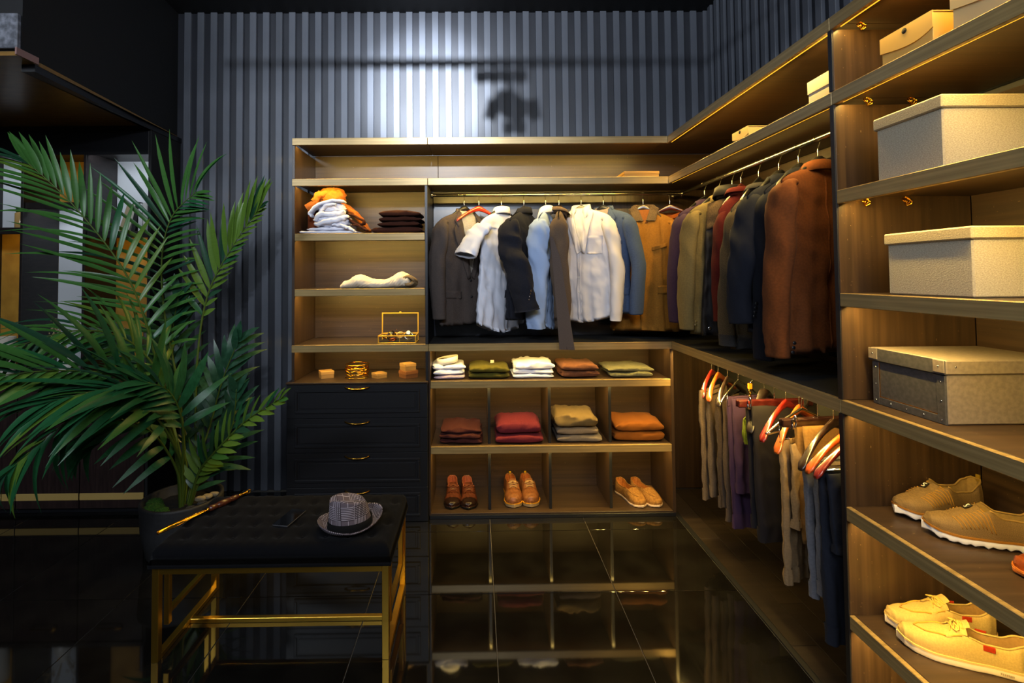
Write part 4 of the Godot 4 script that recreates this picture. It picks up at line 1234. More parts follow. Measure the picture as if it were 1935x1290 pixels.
func trousers() -> void:
	var X := 1.44
	var Y := 1.045
	var red := Color(0.44, 0.05, 0.025)
	var orange := Color(0.66, 0.29, 0.06)
	var dark := Color(0.10, 0.045, 0.03)
	var gp := "coat hangers on the low rail"
	hanger("red wooden hanger furthest into the corner on the low rail", red, Vector3(X, Y, -3.088), deg_to_rad(44), 0.21, 0.1, true, false, gp, PI / 2)
	hanger("orange wooden hanger beside the furthest red one, low rail", orange, Vector3(X, Y, -3.007), deg_to_rad(44), 0.21, 0.1, true, false, gp, PI / 2)
	hanger("dark walnut hanger third from the corner on the low rail", dark, Vector3(X, Y, -2.893), deg_to_rad(44), 0.21, 0.1, true, false, gp, PI / 2)
	wire_hanger("grey wire hanger between the dark hanger and the purple trousers", Vector3(X, Y, -2.776), deg_to_rad(36))
	hanger("dark lacquered hanger with glinting tip behind the black trousers", Color(0.07, 0.03, 0.025), Vector3(X + 0.02, Y, -2.56), deg_to_rad(38), 0.225, 0.14, false, true, gp, PI / 2)
	clamp_hanger("red clamp hanger with chrome clips holding the black trousers", Color(0.22, 0.025, 0.022), Vector3(X + 0.0, Y, -2.44), deg_to_rad(4), 0.19)
	hanger("shiny red hanger with an empty chrome bar, middle of the low rail", red, Vector3(X, Y, -2.348), deg_to_rad(26), 0.215, 0.125, true, false, gp, PI / 2)
	hanger("bright orange hanger beside the red one with the chrome bar", orange, Vector3(X, Y, -2.252), deg_to_rad(28), 0.215, 0.14, false, false, gp, PI / 2)
	wire_hanger("low wire hanger with clips over the beige folded trousers", Vector3(X - 0.03, Y, -2.19), deg_to_rad(14))
	clamp_hanger("dark brown clamp hanger with chrome clips holding khaki trousers", Color(0.10, 0.025, 0.02), Vector3(X, Y, -2.13), deg_to_rad(6), 0.17)
	hanger("large black-brown hanger nearest to the tower partition", dark, Vector3(X, Y, -2.035), deg_to_rad(20), 0.225, 0.135, false, false, gp, PI / 2)
	hanger("low orange hanger half hidden behind the tower partition", Color(0.72, 0.28, 0.05), Vector3(X, Y, -1.93), deg_to_rad(6), 0.215, 0.125, false, false, gp, PI / 2)
	hanger("low dark red hanger at the tower partition over navy trousers", Color(0.40, 0.035, 0.025), Vector3(X, Y, -1.875), deg_to_rad(4), 0.215, 0.125, true, false, gp, PI / 2)
	# a key chain and small tag hanging from the rail
	var t := thing("key_chain", "brass chain with an orange tag hanging beside the purple trousers", "chain", Vector3(X - 0.02, Y, -2.62))
	var st := mk()
	tube(st, smooth_path([Vector3(0.0, 0.016, 0), Vector3(0.02, 0.004, 0), Vector3(0.02, -0.03, 0), Vector3(0, -0.06, 0)], 4), 0.0018, 6)
	part(t, "hook", st, M.chrome)
	lbox(t, "tag", Vector3(0, -0.075, 0), Vector3(0.022, 0.03, 0.01), plain(Color(0.85, 0.45, 0.05), 0.4), 0.003)
	for k in 9:
		st = mk()
		var c := []
		for j in 10:
			var a := TAU * j / 10.0
			c.append(Vector3(cos(a) * 0.006 if k % 2 == 0 else 0.0, -0.10 - 0.017 * k + sin(a) * 0.011, 0.0 if k % 2 == 0 else cos(a) * 0.006))
		tube(st, c, 0.0022, 5, true)
		part(t, "chain_link", st, M.brass)
	trouser_pair("taupe cotton trousers furthest into the corner, over the red hanger", Vector3(1.40, Y - 0.178, -2.99), deg_to_rad(40), 0.125, 0.60, 0.63, Color(0.451, 0.378, 0.299), 31, true, 0.1)
	trouser_pair("dark taupe chinos hanging just behind the purple trousers", Vector3(1.44, Y - 0.2, -2.86), deg_to_rad(34), 0.12, 0.66, 0.6, Color(0.354, 0.293, 0.238), 33)
	trouser_pair("purple pressed trousers with turned-up hems on the low rail", Vector3(1.48, Y - 0.165, -2.73), deg_to_rad(12), 0.13, 0.50, 0.70, Color(0.262, 0.183, 0.287), 35, true, 0.05)
	var sc := trouser_pair("lime green scarf hanging between purple and black trousers", Vector3(1.40, Y - 0.24, -2.58), deg_to_rad(50), 0.04, 0.14, 0.13, Color(0.36, 0.42, 0.10), 36, false, 0.15)
	sc.name = "scarf"
	tag(sc, "", "scarf")
	trouser_pair("black wool trousers clipped to the red clamp hanger", Vector3(1.485, Y - 0.135, -2.46), deg_to_rad(8), 0.175, 0.64, 0.60, Color(0.140, 0.128, 0.140), 37, true, 0.05)
	trouser_pair("beige trousers folded narrow under the wire hanger", Vector3(1.37, Y - 0.215, -2.17), deg_to_rad(30), 0.085, 0.35, 0.60, Color(0.549, 0.451, 0.329), 39, true, 0.1)
	trouser_pair("khaki trousers hanging from the dark clamp hanger", Vector3(1.49, Y - 0.13, -2.115), deg_to_rad(8), 0.155, 0.52, 0.50, Color(0.512, 0.378, 0.207), 41, false)
	trouser_pair("grey-blue wrinkled trousers with cuffs below the low red hanger", Vector3(1.385, Y - 0.225, -1.975), deg_to_rad(12), 0.11, 0.50, 0.53, Color(0.42, 0.42, 0.45), 43, true, 0.08)
	trouser_pair("taupe grey trousers behind the navy pair at the tower partition", Vector3(1.42, Y - 0.225, -1.925), deg_to_rad(6), 0.11, 0.54, 0.52, Color(0.451, 0.397, 0.348), 44, true, 0.08)
	trouser_pair("navy trousers with rolled cuff nearest the tower partition", Vector3(1.375, Y - 0.225, -1.855), deg_to_rad(4), 0.115, 0.28, 0.63, Color(0.122, 0.134, 0.177), 45, true, 0.08)

# ---------------------------------------------------------------- folded clothes
# a soft slab: folded front edge, rounded ends, uneven surface
func slab(x0: float, x1: float, y: float, h: float, z1: float, depth: float, sd: int, sag := 0.004, rough := 0.004) -> SurfaceTool:
	var st := mk()
	var rows := []
	var nx := 26
	for i in range(nx + 1):
		var s := -cos(PI * i / nx)
		var u := absf(s)
		var e := pow(maxf(1.0 - pow(u, 7.0), 0.0), 0.5)
		var x := lerpf(x0, x1, (s + 1.0) / 2.0)
		var row := PackedVector3Array()
		for j in 28:
			var a := TAU * j / 28.0
			var cz := signf(cos(a)) * pow(absf(cos(a)), 0.4)
			var cy := signf(sin(a)) * pow(absf(sin(a)), 0.5)
			var zz := z1 - depth / 2 + cz * depth / 2 * (0.94 + 0.06 * e)
			var yy := y + h / 2 + cy * h / 2 * (0.25 + 0.75 * e)
			var top := smoothstep(-0.2, 0.6, cy)
			yy += top * (nz.get_noise_3d(x * 700.0, zz * 500.0, sd * 90.0) * rough * 2.0 + nz.get_noise_3d(x * 1900.0 + zz * 1400.0, zz * 700.0, sd * 40.0) * rough * 0.8 - sag * (u * u) + sag * 0.6 * sin(x * 23.0 + sd))
			zz += nz.get_noise_3d(x * 420.0, yy * 900.0, sd * 55.0) * rough * 3.0 * smoothstep(0.3, 1.0, cz)
			row.append(Vector3(x + nz.get_noise_3d(zz * 500.0, yy * 900.0, sd * 31.0) * rough * 3.0 * u, yy, zz))
		rows.append(row)
	skin(st, rows, true, true)
	return st

func folded(called: String, label: String, cat: String, x0: float, x1: float, y: float, h: float, z1: float, depth: float, layers: int, m: Material, sd: int, turn := 0.0, rough := 0.004, group := "") -> Node3D:
	var c := Vector3((x0 + x1) / 2, y, z1 - depth / 2)
	var o := thing(called, label, cat, c, turn, group)
	var lh := h / layers
	for k in layers:
		var w := (x1 - x0) / 2 * (1.0 - 0.03 * ((sd + k) % 3))
		part(o, "fold", slab(-w, w + 0.004 * (k % 2), lh * k + 0.0005, lh * (1.04 if k < layers - 1 else 1.0), depth / 2 - 0.006 * ((sd + k) % 2), depth, sd * 7 + k, 0.003, rough), m)
	return o

func folded_rows() -> void:
	var y: float = H.c + 0.0005
	var zf := -3.302
	var white := cloth(Color(0.84, 0.85, 0.9), 0.03)
	var lilac := cloth(Color(0.70, 0.62, 0.66), 0.05)
	folded("folded_shirt", "pale lilac striped shirt folded at the bottom of the leftmost pile", "shirt", -0.293, -0.085, y, 0.026, zf, 0.28, 1, lilac, 1)
	var o := folded("folded_shirt", "white folded shirt in the leftmost pile under the coiled belt", "shirt", -0.30, -0.095, y + 0.027, 0.062, zf - 0.005, 0.27, 2, white, 2, 0.05, 0.008)
	var b := thing("rolled_belt", "pale grey belt coiled in a ring on the leftmost white shirt", "belt", Vector3(-0.205, y + 0.092, -3.40))
	var st := mk()
	var rows := []
	for k in range(49):
		var a := TAU * k / 48.0
		var r := 0.06 + 0.0
		var row := PackedVector3Array()
		for p in [[0.0, 0.0], [0.0, 0.04], [0.004, 0.04], [0.004, 0.0]]:
			row.append(Vector3(cos(a) * (r + p[0]) * 1.12, p[1] + 0.012 * cos(a), sin(a) * (r + p[0])))
		rows.append(row)
	skin(st, rows, true)
	part(b, "band", st, cloth(Color(0.72, 0.72, 0.72), 0.05))
	st = mk()
	lathe(st, [Vector2(0.001, 0.028), Vector2(0.057, 0.026), Vector2(0.058, 0.0), Vector2(0.001, 0.0)], 24)
	part(b, "coil", st, cloth(Color(0.5, 0.42, 0.34), 0.3, 12.0))
	var olive := cloth(Color(0.31, 0.29, 0.09), 0.1)
	var ol := folded("folded_shirt", "olive green folded tee with a white label, second pile from the drawers", "shirt", -0.052, 0.215, y, 0.078, zf, 0.27, 2, olive, 3, 0.0, 0.007)
	lbox(ol, "white_label", Vector3(0.02, 0.082, -0.06), Vector3(0.026, 0.02, 0.003), plain(Color(0.85, 0.84, 0.8), 0.7), 0.001)
	folded("folded_shirt", "white shirt folded at the bottom of the middle white pile", "shirt", 0.226, 0.505, y, 0.024, zf - 0.012, 0.26, 1, white, 4, 0.0, 0.004)
	folded("folded_shirt", "white shirt in the middle of the middle white pile", "shirt", 0.235, 0.515, y + 0.0245, 0.028, zf - 0.015, 0.26, 1, white, 5, -0.02, 0.005)
	folded("folded_shirt", "topmost white shirt of the middle pile with rumpled collar", "shirt", 0.24, 0.50, y + 0.053, 0.05, zf - 0.02, 0.25, 1, white, 6, 0.02, 0.009)
	folded("folded_shirt", "cinnamon brown folded sweater between the white and sage piles", "sweater", 0.545, 0.80, y, 0.09, zf, 0.28, 2, cloth(Color(0.38, 0.235, 0.16), 0.1), 7, 0.0, 0.007)
	folded("folded_shirt", "sage green flat folded shirt at the right end of the row", "shirt", 0.865, 1.165, y, 0.065, zf, 0.28, 2, cloth(Color(0.41, 0.40, 0.29), 0.08), 8, 0.0, 0.006)
	y = H.d + 0.0005
	folded("folded_shirt", "maroon folded shirt in the leftmost pigeonhole", "shirt", -0.252, 0.025, y, 0.10, zf + 0.01, 0.28, 3, cloth(Color(0.25, 0.11, 0.10), 0.1), 9, 0.0, 0.008)
	var pink := cloth(Color(0.38, 0.115, 0.16), 0.08)
	folded("folded_sweater", "raspberry sweater folded below another in the second pigeonhole", "sweater", 0.108, 0.43, y, 0.055, zf + 0.015, 0.29, 1, pink, 10, 0.0, 0.004)
	folded("folded_sweater", "raspberry sweater folded on top in the second pigeonhole", "sweater", 0.112, 0.42, y + 0.055, 0.085, zf + 0.005, 0.28, 1, pink, 11, 0.01, 0.007)
	var knit := cloth(Color(0.55, 0.46, 0.30), 0.35, 16.0)
	var greyk := cloth(Color(0.45, 0.41, 0.37), 0.1, 6.0)
	folded("folded_sweater", "grey sweater at the bottom of the third pigeonhole's pile", "sweater", 0.52, 0.815, y, 0.045, zf + 0.005, 0.28, 1, greyk, 12, 0.0, 0.004)
	folded("folded_sweater", "light taupe sweater in the middle of the third pigeonhole's pile", "sweater", 0.515, 0.80, y + 0.0455, 0.045, zf + 0.0, 0.28, 1, cloth(Color(0.50, 0.44, 0.37), 0.1, 6.0), 13, 0.03, 0.005)
	folded("folded_sweater", "beige waffle-knit sweater on top in the third pigeonhole", "sweater", 0.495, 0.795, y + 0.092, 0.09, zf - 0.005, 0.28, 1, knit, 14, 0.02, 0.01)
	folded("folded_sweater", "mustard orange ribbed sweater in the rightmost pigeonhole", "sweater", 0.895, 1.22, y, 0.13, zf + 0.005, 0.29, 2, cloth(Color(0.52, 0.30, 0.09), 0.2, 10.0), 15, 0.0, 0.006)

# a soft wrinkled lump of cloth that sits on y = 0 of its parent
func lump(c: Vector3, r: Vector3, sd: int, amp := 0.18, freq := 300.0, turn := 0.0) -> SurfaceTool:
	var st := mk()
	var rows := []
	var bs := Basis(Vector3.BACK, turn)
	for i in range(29):
		var f := -PI / 2 + PI * i / 28.0
		var row := PackedVector3Array()
		for j in 44:
			var a := TAU * j / 44.0
			var d := Vector3(cos(a) * cos(f), sin(f), sin(a) * cos(f))
			d = Vector3(signf(d.x) * pow(absf(d.x), 0.8), signf(d.y) * pow(absf(d.y), 0.8), signf(d.z) * pow(absf(d.z), 0.8))
			var ridge := absf(nz.get_noise_3d(d.x * freq * 0.5 + d.y * freq * 0.25, d.y * freq + sd * 77.0, d.z * freq * 0.5))
			var k := 1.0 + amp * (0.6 - ridge * 2.4)
			row.append(c + bs * (d * r * k))
		rows.append(row)
	skin(st, rows, true)
	return st

# a thick soft band of folded cloth along a path
func band(path: Array, wide: float, thick: float, sd: int) -> SurfaceTool:
	var st := mk()
	var pts := smooth_path(path, 8)
	var rows := []
	for i in pts.size():
		var t := float(i) / (pts.size() - 1)
		var dir: Vector3 = (pts[mini(i + 1, pts.size() - 1)] - pts[maxi(i - 1, 0)]).normalized()
		var n := dir.cross(Vector3.BACK).normalized()
		var row := PackedVector3Array()
		var ends := pow(sin(PI * clampf(t, 0.02, 0.98)), 0.25)
		for j in 24:
			var a := TAU * j / 24.0
			var z := signf(cos(a)) * pow(absf(cos(a)), 0.5) * wide / 2
			var h := signf(sin(a)) * pow(absf(sin(a)), 0.8) * thick / 2 * ends
			row.append(pts[i] + Vector3(0, 0, z) + n * (h + nz.get_noise_3d(t * 500.0, z * 800.0, sd * 60.0) * thick * 0.35))
		rows.append(row)
	skin(st, rows, true, true)
	return st

func upper_pile() -> void:
	var y: float = H.a + 0.0005
	var terra := cloth(Color(0.46, 0.22, 0.11), 0.15, 5.0)
	var o := thing("rolled_towel", "terracotta rolled towel standing at the left of the upper pile", "towel", Vector3(-1.115, y, -3.47))
	var st := mk()
	lathe(st, [Vector2(0.001, 0), Vector2(0.04, 0), Vector2(0.052, 0.012), Vector2(0.05, 0.12), Vector2(0.054, 0.2), Vector2(0.045, 0.222), Vector2(0.001, 0.226)], 24)
	part(o, "roll", st, terra)
	var white := cloth(Color(0.88, 0.88, 0.92), 0.03)
	o = thing("folded_shirt", "white flat shirt at the very bottom of the untidy pile", "shirt", Vector3(-0.97, y, -3.39))
	part(o, "fold", slab(-0.19, 0.19, 0.0, 0.024, 0.10, 0.22, 61, 0.003, 0.005), white)
	part(o, "upper_fold", slab(-0.15, 0.1, 0.024, 0.022, 0.08, 0.2, 62, 0.003, 0.008), white)
	part(o, "sleeve", band([Vector3(0.02, 0.06, 0.07), Vector3(0.10, 0.05, 0.08), Vector3(0.17, 0.015, 0.085)], 0.07, 0.022, 63), white)
	o = thing("white_sweater", "white crumpled sweater in thick folds on the flat white shirt", "sweater", Vector3(-0.965, y + 0.047, -3.375))
	part(o, "fold", lump(Vector3(0.0, 0.045, -0.01), Vector3(0.115, 0.05, 0.09), 1, 0.16), white)
	part(o, "fold", band([Vector3(-0.1, 0.015, 0.06), Vector3(-0.03, 0.03, 0.075), Vector3(0.06, 0.05, 0.07), Vector3(0.115, 0.075, 0.05)], 0.06, 0.035, 2), white)
	part(o, "fold", band([Vector3(-0.105, 0.04, 0.05), Vector3(-0.07, 0.075, 0.065), Vector3(0.02, 0.085, 0.065), Vector3(0.09, 0.10, 0.04)], 0.06, 0.035, 3), white)
	o = thing("white_towel", "white towel folded over itself in the middle of the untidy pile", "towel", Vector3(-0.98, y + 0.145, -3.39))
	part(o, "fold", lump(Vector3(0.0, 0.035, -0.02), Vector3(0.09, 0.04, 0.08), 4, 0.14), white)
	part(o, "fold", band([Vector3(-0.115, -0.03, 0.05), Vector3(-0.118, 0.005, 0.055), Vector3(-0.06, 0.05, 0.06), Vector3(0.03, 0.078, 0.055), Vector3(0.10, 0.075, 0.03)], 0.075, 0.024, 5), white)
	part(o, "fold", band([Vector3(-0.06, -0.04, 0.06), Vector3(-0.055, 0.0, 0.07), Vector3(-0.01, 0.045, 0.07), Vector3(0.05, 0.055, 0.065)], 0.05, 0.022, 6), white)
	var amber := cloth(Color(0.66, 0.36, 0.10), 0.1)
	o = thing("orange_sweater", "amber orange sweater heaped on top with a ribbed cuff and trailing sleeve", "sweater", Vector3(-0.985, y + 0.225, -3.43))
	part(o, "heap", lump(Vector3(0.0, 0.04, 0.0), Vector3(0.085, 0.058, 0.075), 7, 0.2), amber)
	part(o, "sleeve", band([Vector3(0.0, 0.06, 0.03), Vector3(-0.06, 0.045, 0.045), Vector3(-0.11, 0.0, 0.05)], 0.085, 0.05, 8), amber)
	st = mk()
	var rows := []
	for k in 5:
		var row := PackedVector3Array()
		for j in 40:
			var a := TAU * j / 40.0
			var r := (0.036 + 0.004 * k) * (1.0 + 0.05 * cos(a * 20.0))
			var c := Vector3(-0.08 - 0.016 * k, 0.0 - 0.013 * k, 0.055)
			row.append(c + Vector3(0.6, -0.8, 0).normalized() * cos(a) * r * 0.7 + Vector3(0, 0, 1) * sin(a) * r)
		rows.append(row)
	skin(st, rows, true)
	part(o, "ribbed_cuff", st, cloth(Color(0.52, 0.29, 0.12), 0.1))
	part(o, "trailing_sleeve", band([Vector3(0.05, 0.0, -0.04), Vector3(0.13, -0.06, -0.045), Vector3(0.20, -0.14, -0.035), Vector3(0.245, -0.2, -0.02)], 0.13, 0.035, 9), amber)
	var choco := cloth(Color(0.30, 0.15, 0.08), 0.15)
	o = thing("brown_scarf", "brown scarf with wavy edge tucked between white sweater and orange sleeve", "scarf", Vector3(-0.80, y + 0.0, -3.36))
	part(o, "fold", band([Vector3(-0.055, 0.135, 0.0), Vector3(0.0, 0.115, 0.02), Vector3(0.05, 0.085, 0.02), Vector3(0.03, 0.06, 0.02), Vector3(-0.02, 0.06, 0.02)], 0.06, 0.016, 11), choco)
	part(o, "fold", band([Vector3(-0.05, 0.1, 0.0), Vector3(0.03, 0.05, 0.02), Vector3(0.075, 0.02, 0.03)], 0.07, 0.02, 12), choco)
	var cocoa := cloth(Color(0.25, 0.115, 0.065), 0.2, 9.0)
	folded("folded_towel", "chocolate brown wide towel at the bottom of the neat stack", "towel", -0.702, -0.352, y, 0.045, -3.275, 0.27, 1, cocoa, 17, 0.0, 0.003, "")
	folded("folded_towel", "second chocolate brown towel up in the neat stack", "towel", -0.65, -0.375, y + 0.046, 0.033, -3.28, 0.26, 1, cocoa, 18)
	folded("folded_towel", "third chocolate brown towel up in the neat stack", "towel", -0.652, -0.362, y + 0.079, 0.032, -3.283, 0.26, 1, cocoa, 19)
	folded("folded_towel", "topmost chocolate brown towel of the neat stack", "towel", -0.648, -0.362, y + 0.111, 0.04, -3.278, 0.26, 1, cocoa, 20)
	# the white knit lying on the next shelf
	y = H.b + 0.0005
	var cream := cloth(Color(0.88, 0.84, 0.76), 0.12, 12.0)
	o = thing("knit_sweater", "white chunky knit sweater lying bunched along the middle shelf", "sweater", Vector3(-0.66, y, -3.38))
	st = mk()
	rows = []
	for i in range(61):
		var t := i / 60.0
		var r := ease_list([[0.0, 0.012], [0.06, 0.024], [0.28, 0.046], [0.5, 0.03], [0.62, 0.028], [0.88, 0.054], [0.97, 0.046], [1.0, 0.03]], t)
		var row := PackedVector3Array()
		for j in 32:
			var a := TAU * j / 32.0
			var bump := 1.0 + 0.09 * sin(i * 2.1) * sin(a * 14.0) + 0.12 * nz.get_noise_3d(t * 900.0, cos(a) * 90.0, sin(a) * 90.0)
			row.append(Vector3(-0.255 + 0.47 * t, maxf(r + r * sin(a) * bump, 0.001), 0.015 * sin(t * 5.0) + cos(a) * r * 1.7 * bump))
		rows.append(row)
	skin(st, rows, true, true)
	part(o, "body", st, cream)
	var rope := cloth(Color(0.60, 0.50, 0.36), 0.2, 9.0)
	for k in 4:
		st = mk()
		var pts := []
		for j in 17:
			var a := TAU * j / 16.0
			pts.append(Vector3(0.205 + 0.036 * cos(a) + 0.004 * k, 0.048 + 0.026 * sin(a) - 0.004 * k, 0.05 - 0.016 * k + 0.008 * sin(a * 3.0)))
		tube(st, pts, 0.0125, 8)
		part(o, "knotted_hem", st, rope)

# ---------------------------------------------------------------- small things on the display shelves
func gift_box(label: String, at: Vector3, size: Vector3, turn: float, c: Color) -> void:
	var o := thing("gift_box", label, "box", at, turn)
	lbox(o, "base", Vector3(0, size.y * 0.3, 0), Vector3(size.x * 0.96, size.y * 0.6, size.z * 0.96), plain(c.darkened(0.12), 0.6), 0.001)
	lbox(o, "lid", Vector3(0, size.y * 0.76, 0), Vector3(size.x, size.y * 0.46, size.z), plain(c, 0.6), 0.0015)

func trinkets() -> void:
	var y := 0.8845
	var kraft := Color(0.64, 0.48, 0.24)
	gift_box("small tan gift box left of the gold wire basket", Vector3(-1.015, y, -3.39), Vector3(0.085, 0.047, 0.085), 0.5, kraft)
	gift_box("smallest flat tan gift box right of the gold wire basket", Vector3(-0.657, y, -3.37), Vector3(0.075, 0.034, 0.075), 0.75, kraft)
	gift_box("brown gift box under a tan one at the right of the shelf", Vector3(-0.463, y, -3.37), Vector3(0.095, 0.048, 0.095), 0.7, Color(0.50, 0.30, 0.12))
	gift_box("tan gift box standing on the brown gift box", Vector3(-0.467, y + 0.0485, -3.375), Vector3(0.082, 0.046, 0.082), 0.65, kraft)
	var o := thing("wire_basket", "round basket of interlaced gold wire bands", "basket", Vector3(-0.805, y, -3.38))
	for k in 9:
		var st := mk()
		var pts := []
		var tilt := 0.0 if k < 2 else deg_to_rad(17.0)
		var ax := TAU * k / 7.0
		for j in 36:
			var a := TAU * j / 36.0
			var r := 0.075 + 0.004 * sin(a * 3.0 + k)
			var p := Vector3(cos(a) * r, 0, sin(a) * r).rotated(Vector3(cos(ax), 0, sin(ax)), tilt * (1.0 if k % 2 else 1.25))
			p.y += 0.005 + 0.085 * k if k < 2 else 0.047
			pts.append(p)
		tube(st, pts, 0.0028 if k > 1 else 0.0034, 7, true)
		part(o, "wire_band", st, M.brass)
	# glass jewellery box, lid open
	var yb: float = H.counter + 0.0005
	o = thing("jewelry_box", "brass-edged glass jewelry box with its lid standing open", "box", Vector3(-0.527, yb, -3.375))
	var glass := plain(Color(0.12, 0.12, 0.12, 0.03), 0.02)
	glass.transparency = BaseMaterial3D.TRANSPARENCY_ALPHA
	glass.metallic_specular = 0.3
	var jb := plain(Color(0.85, 0.66, 0.22), 0.35, 0.55)
	var hx := 0.122
	var hz := 0.07
	var hh := 0.048
	for e in [[-hx, -hz], [hx, -hz], [hx, hz], [-hx, hz]]:
		lbox(o, "brass_post", Vector3(e[0], hh / 2, e[1]), Vector3(0.0075, hh, 0.0075), jb, 0.001)
	for yy in [0.003, hh]:
		for s in [-1.0, 1.0]:
			lbox(o, "brass_edge", Vector3(0, yy, s * hz), Vector3(hx * 2, 0.0075, 0.0075), jb, 0.001)
			lbox(o, "brass_edge", Vector3(s * hx, yy, 0), Vector3(0.0075, 0.0075, hz * 2), jb, 0.001)
	lbox(o, "brass_edge", Vector3(0.015, hh / 2, hz), Vector3(0.004, hh, 0.004), jb, 0.001)
	for s in [-1.0, 1.0]:
		lbox(o, "pane", Vector3(0, hh / 2, s * hz), Vector3(hx * 2 - 0.0075, hh - 0.0075, 0.002), glass, 0.0)
		lbox(o, "pane", Vector3(s * hx, hh / 2, 0), Vector3(0.002, hh - 0.0075, hz * 2 - 0.0075), glass, 0.0)
	lbox(o, "tray", Vector3(0, 0.009, 0), Vector3(hx * 2 - 0.008, 0.005, hz * 2 - 0.008), M.black, 0.0)
	var lid := Node3D.new()
	lid.name = "lid"
	o.add_child(lid, true)
	lid.position = Vector3(0.0, hh + 0.004, -hz)
	lid.rotation.x = -0.03
	for s in [-1.0, 1.0]:
		lbox(lid, "brass_edge", Vector3(s * hx, 0.068, 0), Vector3(0.0075, 0.136, 0.0075), jb, 0.001)
		lbox(lid, "brass_edge", Vector3(0, 0.068 + s * 0.068, 0), Vector3(hx * 2 + 0.0075, 0.0075, 0.0075), jb, 0.001)
	lbox(lid, "pane", Vector3(0, 0.068, 0), Vector3(hx * 2 - 0.0075, 0.13, 0.002), glass, 0.0)
	lbox(lid, "clasp", Vector3(0, 0.141, 0.002), Vector3(0.014, 0.01, 0.008), jb, 0.002)
	var wn := ["steel wristwatch with dark dial in the jewelry box", "silver wristwatch lying at the right of the jewelry box"]
	for k in 2:
		var w := thing("wristwatch", wn[k], "watch", Vector3([-0.575, -0.458][k], yb + 0.04, -3.375), [0.4, -0.3][k])
		var st := mk()
		var pts := []
		for j in 20:
			var a := TAU * j / 20.0
			pts.append(Vector3(cos(a) * 0.03, sin(a) * 0.024, 0))
		tube(st, pts, 0.005, 6, true, 1.6)
		part(w, "strap", st, plain(Color(0.12, 0.09, 0.07), 0.5) if k == 0 else M.chrome)
		st = mk()
		lathe(st, [Vector2(0.001, 0), Vector2(0.018, 0), Vector2(0.019, 0.004), Vector2(0.017, 0.008), Vector2(0.001, 0.008)], 20)
		var c := part(w, "case", st, M.brass if k == 0 else M.chrome, Vector3(0, 0.02, 0.008))
		c.rotation.x = 0.9
		st = mk()
		lathe(st, [Vector2(0.001, 0.0085), Vector2(0.014, 0.0085), Vector2(0.014, 0.008)], 20)
		part(c, "dial", st, plain(Color(0.1, 0.1, 0.11) if k == 0 else Color(0.85, 0.85, 0.85), 0.3))
	for k in 3:
		var r := thing("bracelet", ["gold bangle at the left of the jewelry box", "rolled cream bracelet in the middle of the jewelry box", "copper bangle lying low in the jewelry box"][k], "bracelet", Vector3([-0.615, -0.52, -0.56][k], yb + [0.03, 0.045, 0.02][k], [-3.40, -3.39, -3.34][k]), 0.3 * k)
		var st := mk()
		var pts := []
		for j in 18:
			var a := TAU * j / 18.0
			pts.append(Vector3(cos(a) * 0.022, sin(a) * 0.01 * (1 + k % 2), sin(a) * 0.02))
		tube(st, pts, 0.005, 7, true)
		part(r, "ring", st, [M.brass, plain(Color(0.85, 0.72, 0.42), 0.4), plain(Color(0.6, 0.32, 0.18), 0.3, 0.8)][k])

